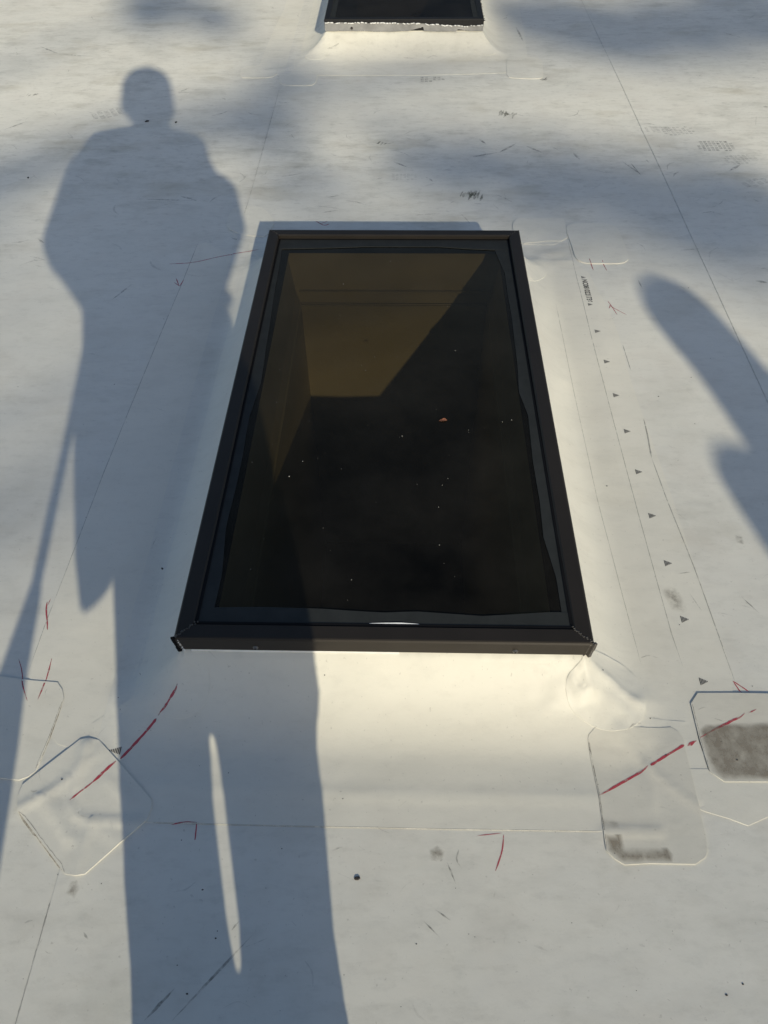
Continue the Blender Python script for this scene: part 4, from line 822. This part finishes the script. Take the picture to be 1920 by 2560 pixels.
# a second person further back, off to the right
p2 = empty('person', place(1.195, -2.26), -SUN_AZ); tag(p2, 'person in brown coat whose head and shoulder shadow enters at right', 'person')
bm = bmesh.new(); head(bm, 0, 0, 1.60, .92); chain(bm, [R3(0, -.01, 1.52, .055), R3(0, -.01, 1.40, .06)], .3); chain(bm, [R3(0, 0, 1.36, .15, .09, .07), R3(0, 0, .95, .13, .09, .1)], .3)
for sx in (-1, 1):
    chain(bm, [R3(sx * .17, 0, 1.36, .045), R3(sx * .21, -.01, 1.10, .04), R3(sx * .215, .04, .84, .028)], .4)
    dr = []
    for q in range(4): dr.append(((sx * .222, .025 + q * .018, .745), (sx * .219, .03 + q * .018, .715), (sx * .208, .034 + q * .017, .690 + (.012 if q in (0, 3) else 0)), .008))
    dr.append(((sx * .205, .085, .79), (sx * .195, .10, .765), (sx * .19, .10, .74), .009))
    chain(bm, [R3(sx * .216, .045, .83, .02, .028, .03), R3(sx * .222, .052, .76, .017, .036, .03)], .4)
    for (ro, mi, ti, rr) in dr: chain(bm, [R3(*ro, rr * 1.1), R3(*mi, rr), R3(*ti, rr * .85)], .5)
    chain(bm, [R3(sx * .085, 0, .9, .075), R3(sx * .088, .01, .5, .052), R3(sx * .09, -.02, .28, .048), R3(sx * .09, 0, .06, .036), R3(sx * .095, .08, .04, .035, .06, .03)], .4)
skin('body', bm, 'skin', p2, .0075, 4); face_parts(p2, 0, 0, 1.60)
bm = bmesh.new(); chain(bm, [R3(0, -.01, 1.635, .096, .108, .098), R3(0, -.03, 1.56, .094, .085, .08), R3(-.01, -.04, 1.50, .095, .07, .06), R3(-.01, -.03, 1.455, .105, .07, .05)], .3); skin('hair', bm, 'cap_cloth', p2, .009)
bm = bmesh.new(); chain(bm, [R3(0, 0, 1.40, .15, .09, .055), R3(0, 0, 1.30, .18, .12, .09), R3(0, 0, .85, .185, .13, .06)], .25)
for sx in (-1, 1): chain(bm, [R3(sx * .160, 0, 1.375, .070), R3(sx * .205, -.01, 1.14, .062), R3(sx * .212, .03, .87, .046)], .35)
chain(bm, [R3(0, -.01, 1.44, .072, .07, .03), R3(0, -.01, 1.40, .12, .08, .04)], .3); skin('coat', bm, 'coat_cloth', p2)
bm = bmesh.new(); chain(bm, [R3(0, 0, .9, .17, .12, .07), R3(0, 0, .84, .17, .12, .07)], .3)
for sx in (-1, 1): chain(bm, [R3(sx * .088, 0, .82, .088), R3(sx * .09, 0, .45, .07), R3(sx * .09, 0, .08, .068)], .3)
skin('trousers', bm, 'trouser_cloth', p2, .01)
for sx in (-.09, .09):
    bm = bmesh.new(); chain(bm, [R3(sx, -.03, .05, .045, .05, .048), R3(sx, .05, .04, .048, .05, .036), R3(sx, .11, .034, .044, .045, .030)], .3); chain(bm, [R3(sx, -.02, .06, .048), R3(sx, -.02, .14, .05)], .3); skin('boot', bm, 'boot_leather', p2, .009)

# ------------------------------------------------------------------ trees round the building
def leaves(centers, radii, counts, size, seed):
    rr = np.random.default_rng(seed); C = []
    for c, r, n in zip(centers, radii, counts):
        v = rr.normal(size=(n, 3)); v /= np.linalg.norm(v, axis=1)[:, None]; C.append(np.array(c) + v * (rr.random((n, 1)) ** (1 / 2.2)) * np.array(r))
    C = np.concatenate(C); n = len(C); a = rr.normal(size=(n, 3)); a /= np.linalg.norm(a, axis=1)[:, None]; b_ = np.cross(a, rr.normal(size=(n, 3))); b_ /= np.linalg.norm(b_, axis=1)[:, None]
    s = size * rr.uniform(.6, 1.3, (n, 1)); V = np.stack([C - a * s, C + b_ * s * .45, C + a * s, C - b_ * s * .45], 1).reshape(-1, 3)
    return V, np.arange(4 * n).reshape(n, 4)
def fast_mesh(name, V, Q, mat):
    me = bpy.data.meshes.new(name); me.vertices.add(len(V)); me.vertices.foreach_set('co', V.astype(np.float32).ravel())
    me.loops.add(Q.size); me.loops.foreach_set('vertex_index', Q.astype(np.int32).ravel()); me.polygons.add(len(Q)); me.polygons.foreach_set('loop_start', np.arange(0, Q.size, 4, dtype=np.int32)); me.polygons.foreach_set('loop_total', np.full(len(Q), 4, dtype=np.int32))
    me.update(calc_edges=True); me.materials.append(MATS[mat]); return me
def tube(V, Fc, p, q, r0, r1, n=8):
    p, q = np.array(p, float), np.array(q, float); d = (q - p) / (np.linalg.norm(q - p) + 1e-9); u = np.cross(d, [.3, .2, .9]); u /= np.linalg.norm(u) + 1e-9; w = np.cross(d, u); b0 = len(V)
    for c, r in ((p, r0), (q, r1)):
        for k in range(n): an = 2 * math.pi * k / n; V.append(tuple(c + (u * math.cos(an) + w * math.sin(an)) * r))
    Fc += [(b0 + k, b0 + (k + 1) % n, b0 + n + (k + 1) % n, b0 + n + k) for k in range(n)]
def limb(V, Fc, p, q, r0, r1, sag, k=6):
    p, q = np.array(p, float), np.array(q, float); prev = p
    for i in range(1, k + 1):
        t_ = i / k; c = p + (q - p) * t_ + np.array([0, 0, sag * math.sin(math.pi * t_)]); tube(V, Fc, prev, c, r0 + (r1 - r0) * (t_ - 1 / k), r0 + (r1 - r0) * t_); prev = c
# tall tree behind the building: its lowest boughs dapple the far part of the roof
sunb = -np.array(SDIR)
def on_ray(px, py, dist):
    x, y = D(px, py); return np.array([x, y, 0.0]) + sunb * dist
DIST = 27.0
fr_ = [(350, 15, .20, .55), (470, 45, .14, .4), (570, 255, .16, .34), (610, 150, .12, .28), (640, 350, .12, .25), (950, 350, .14, .28), (1070, 375, .17, .36), (1200, 385, .18, .45), (1330, 405, .18, .5), (1440, 430, .16, .5),
       (1180, 40, .22, .7), (1330, 70, .22, .8), (1480, 60, .24, .8), (1620, 30, .28, 1.2), (1440, 120, .10, .4), (1540, 430, .17, .65), (1630, 460, .20, .75), (1600, 565, .12, .45), (1500, 520, .12, .45), (860, 320, .10, .3), (1250, 460, .10, .35)]
cen, rad, cnt = [], [], []
for (px, py, r, dn) in fr_:
    c = on_ray(px, py, DIST + rng.uniform(-2.5, 2.5)); cen.append(c); rad.append((r * 1.15, r * 1.3, r * .62)); cnt.append(int(dn * (480 if py < 130 and px > 1000 else 350) * r * r / .06))
def build_tree(name, base, trunk_top, cen, rad, cnt, label, leaf=.075, seed=3, link_limbs=True, group=None):
    root = empty(name, base); b = np.array(base); tag(root, label, 'tree', group)
    V, Fc = [], []; tt = np.array(trunk_top) - b; limb(V, Fc, (0, 0, 0), tt * .5 + np.array([.2, 0, 0]), .42, .30, 0, 4); limb(V, Fc, tt * .5 + np.array([.2, 0, 0]), tt, .30, .12, 0, 5)
    mesh_obj('trunk', V, Fc, 'bark', root, True)
    V, Fc = [], []
    for i, c in enumerate(cen):
        s = tt * min(.95, max(.45, (c[2] - b[2]) / np.linalg.norm(tt) - .08)); 
        if i % 2 == 0: limb(V, Fc, s, np.array(c) - b, .07, .012, .5)
    tube(V, Fc, tt * .45, tt * .97, .12, .06)
    mesh_obj('limbs', V, Fc, 'bark', root, True)
    LV, LQ = leaves([np.array(c) - b for c in cen], rad, cnt, leaf, seed); me = fast_mesh('crown', LV, LQ, 'foliage'); o = bpy.data.objects.new('crown', me); COL.objects.link(o); o.parent = root
    return root
mc = on_ray(830, 200, DIST); tb = np.array([mc[0] - 5.5, mc[1] - 2.0, GZ])
rr = np.random.default_rng(5)
for _ in range(90):
    v = rr.normal(size=3); v /= np.linalg.norm(v); c = np.array([mc[0] - 2.0, mc[1] - 1.0, mc[2] + 6.2]) + v * np.array([6.0, 4.5, 3.6]) * rr.uniform(.45, 1)
    x_sh = c[2] / math.tan(SUN_EL)
    cen.append(c); rad.append((.9, .9, .6)); cnt.append(260)
build_tree('tree', tuple(tb), (mc[0] - 4.8, mc[1] - 1.5, mc[2] + 8.0), cen, rad, cnt, 'tall leafy tree with high boughs behind the viewer, dappling the far roof')
# unseen trees added ahead, dense enough to darken what the glass mirrors
def plain_tree(seed, h, w):
    rr = np.random.default_rng(seed); cs, rs, ns = [], [], []
    for _ in range(90):
        v = rr.normal(size=3); v /= np.linalg.norm(v); cs.append(np.array([0, 0, h * .66]) + v * np.array([w, w, h * .32]) * rr.uniform(.3, 1)); rs.append((.95, .95, .7)); ns.append(230)
    return cs, rs, ns
proto = None
for k, (x, y, s, lab) in enumerate(((-7.5, 21, 1.0, 'left tree added beyond the far roof edge to darken the glass reflection'), (1.5, 25, 1.25, 'tallest tree added beyond the far roof edge to darken the glass reflection'), (9.5, 20, .9, 'right tree added beyond the far roof edge to darken the glass reflection'), (-3.0, 23, 1.1, 'tree added between the left and tallest ones to darken the glass reflection'), (5.5, 22, 1.05, 'tree added between the tallest and right ones to darken the glass reflection'))):
    if proto is None:
        cs, rs, ns = plain_tree(11, 12, 3.4); proto = build_tree('tree', (0, 0, 0), (0, 0, 10.5), cs, rs, ns, lab, .22, 12); r_ = proto
    else:
        r_ = proto.copy(); COL.objects.link(r_)
        for ch in list(proto.children):
            c = ch.copy(); COL.objects.link(c); c.parent = r_
        r_['label'] = lab
    r_.location = (x, y, GZ); r_.scale = (s, s, s); r_.rotation_euler = (0, 0, k * 1.3); r_['group'] = 'trees added beyond the far roof edge for the glass reflection'
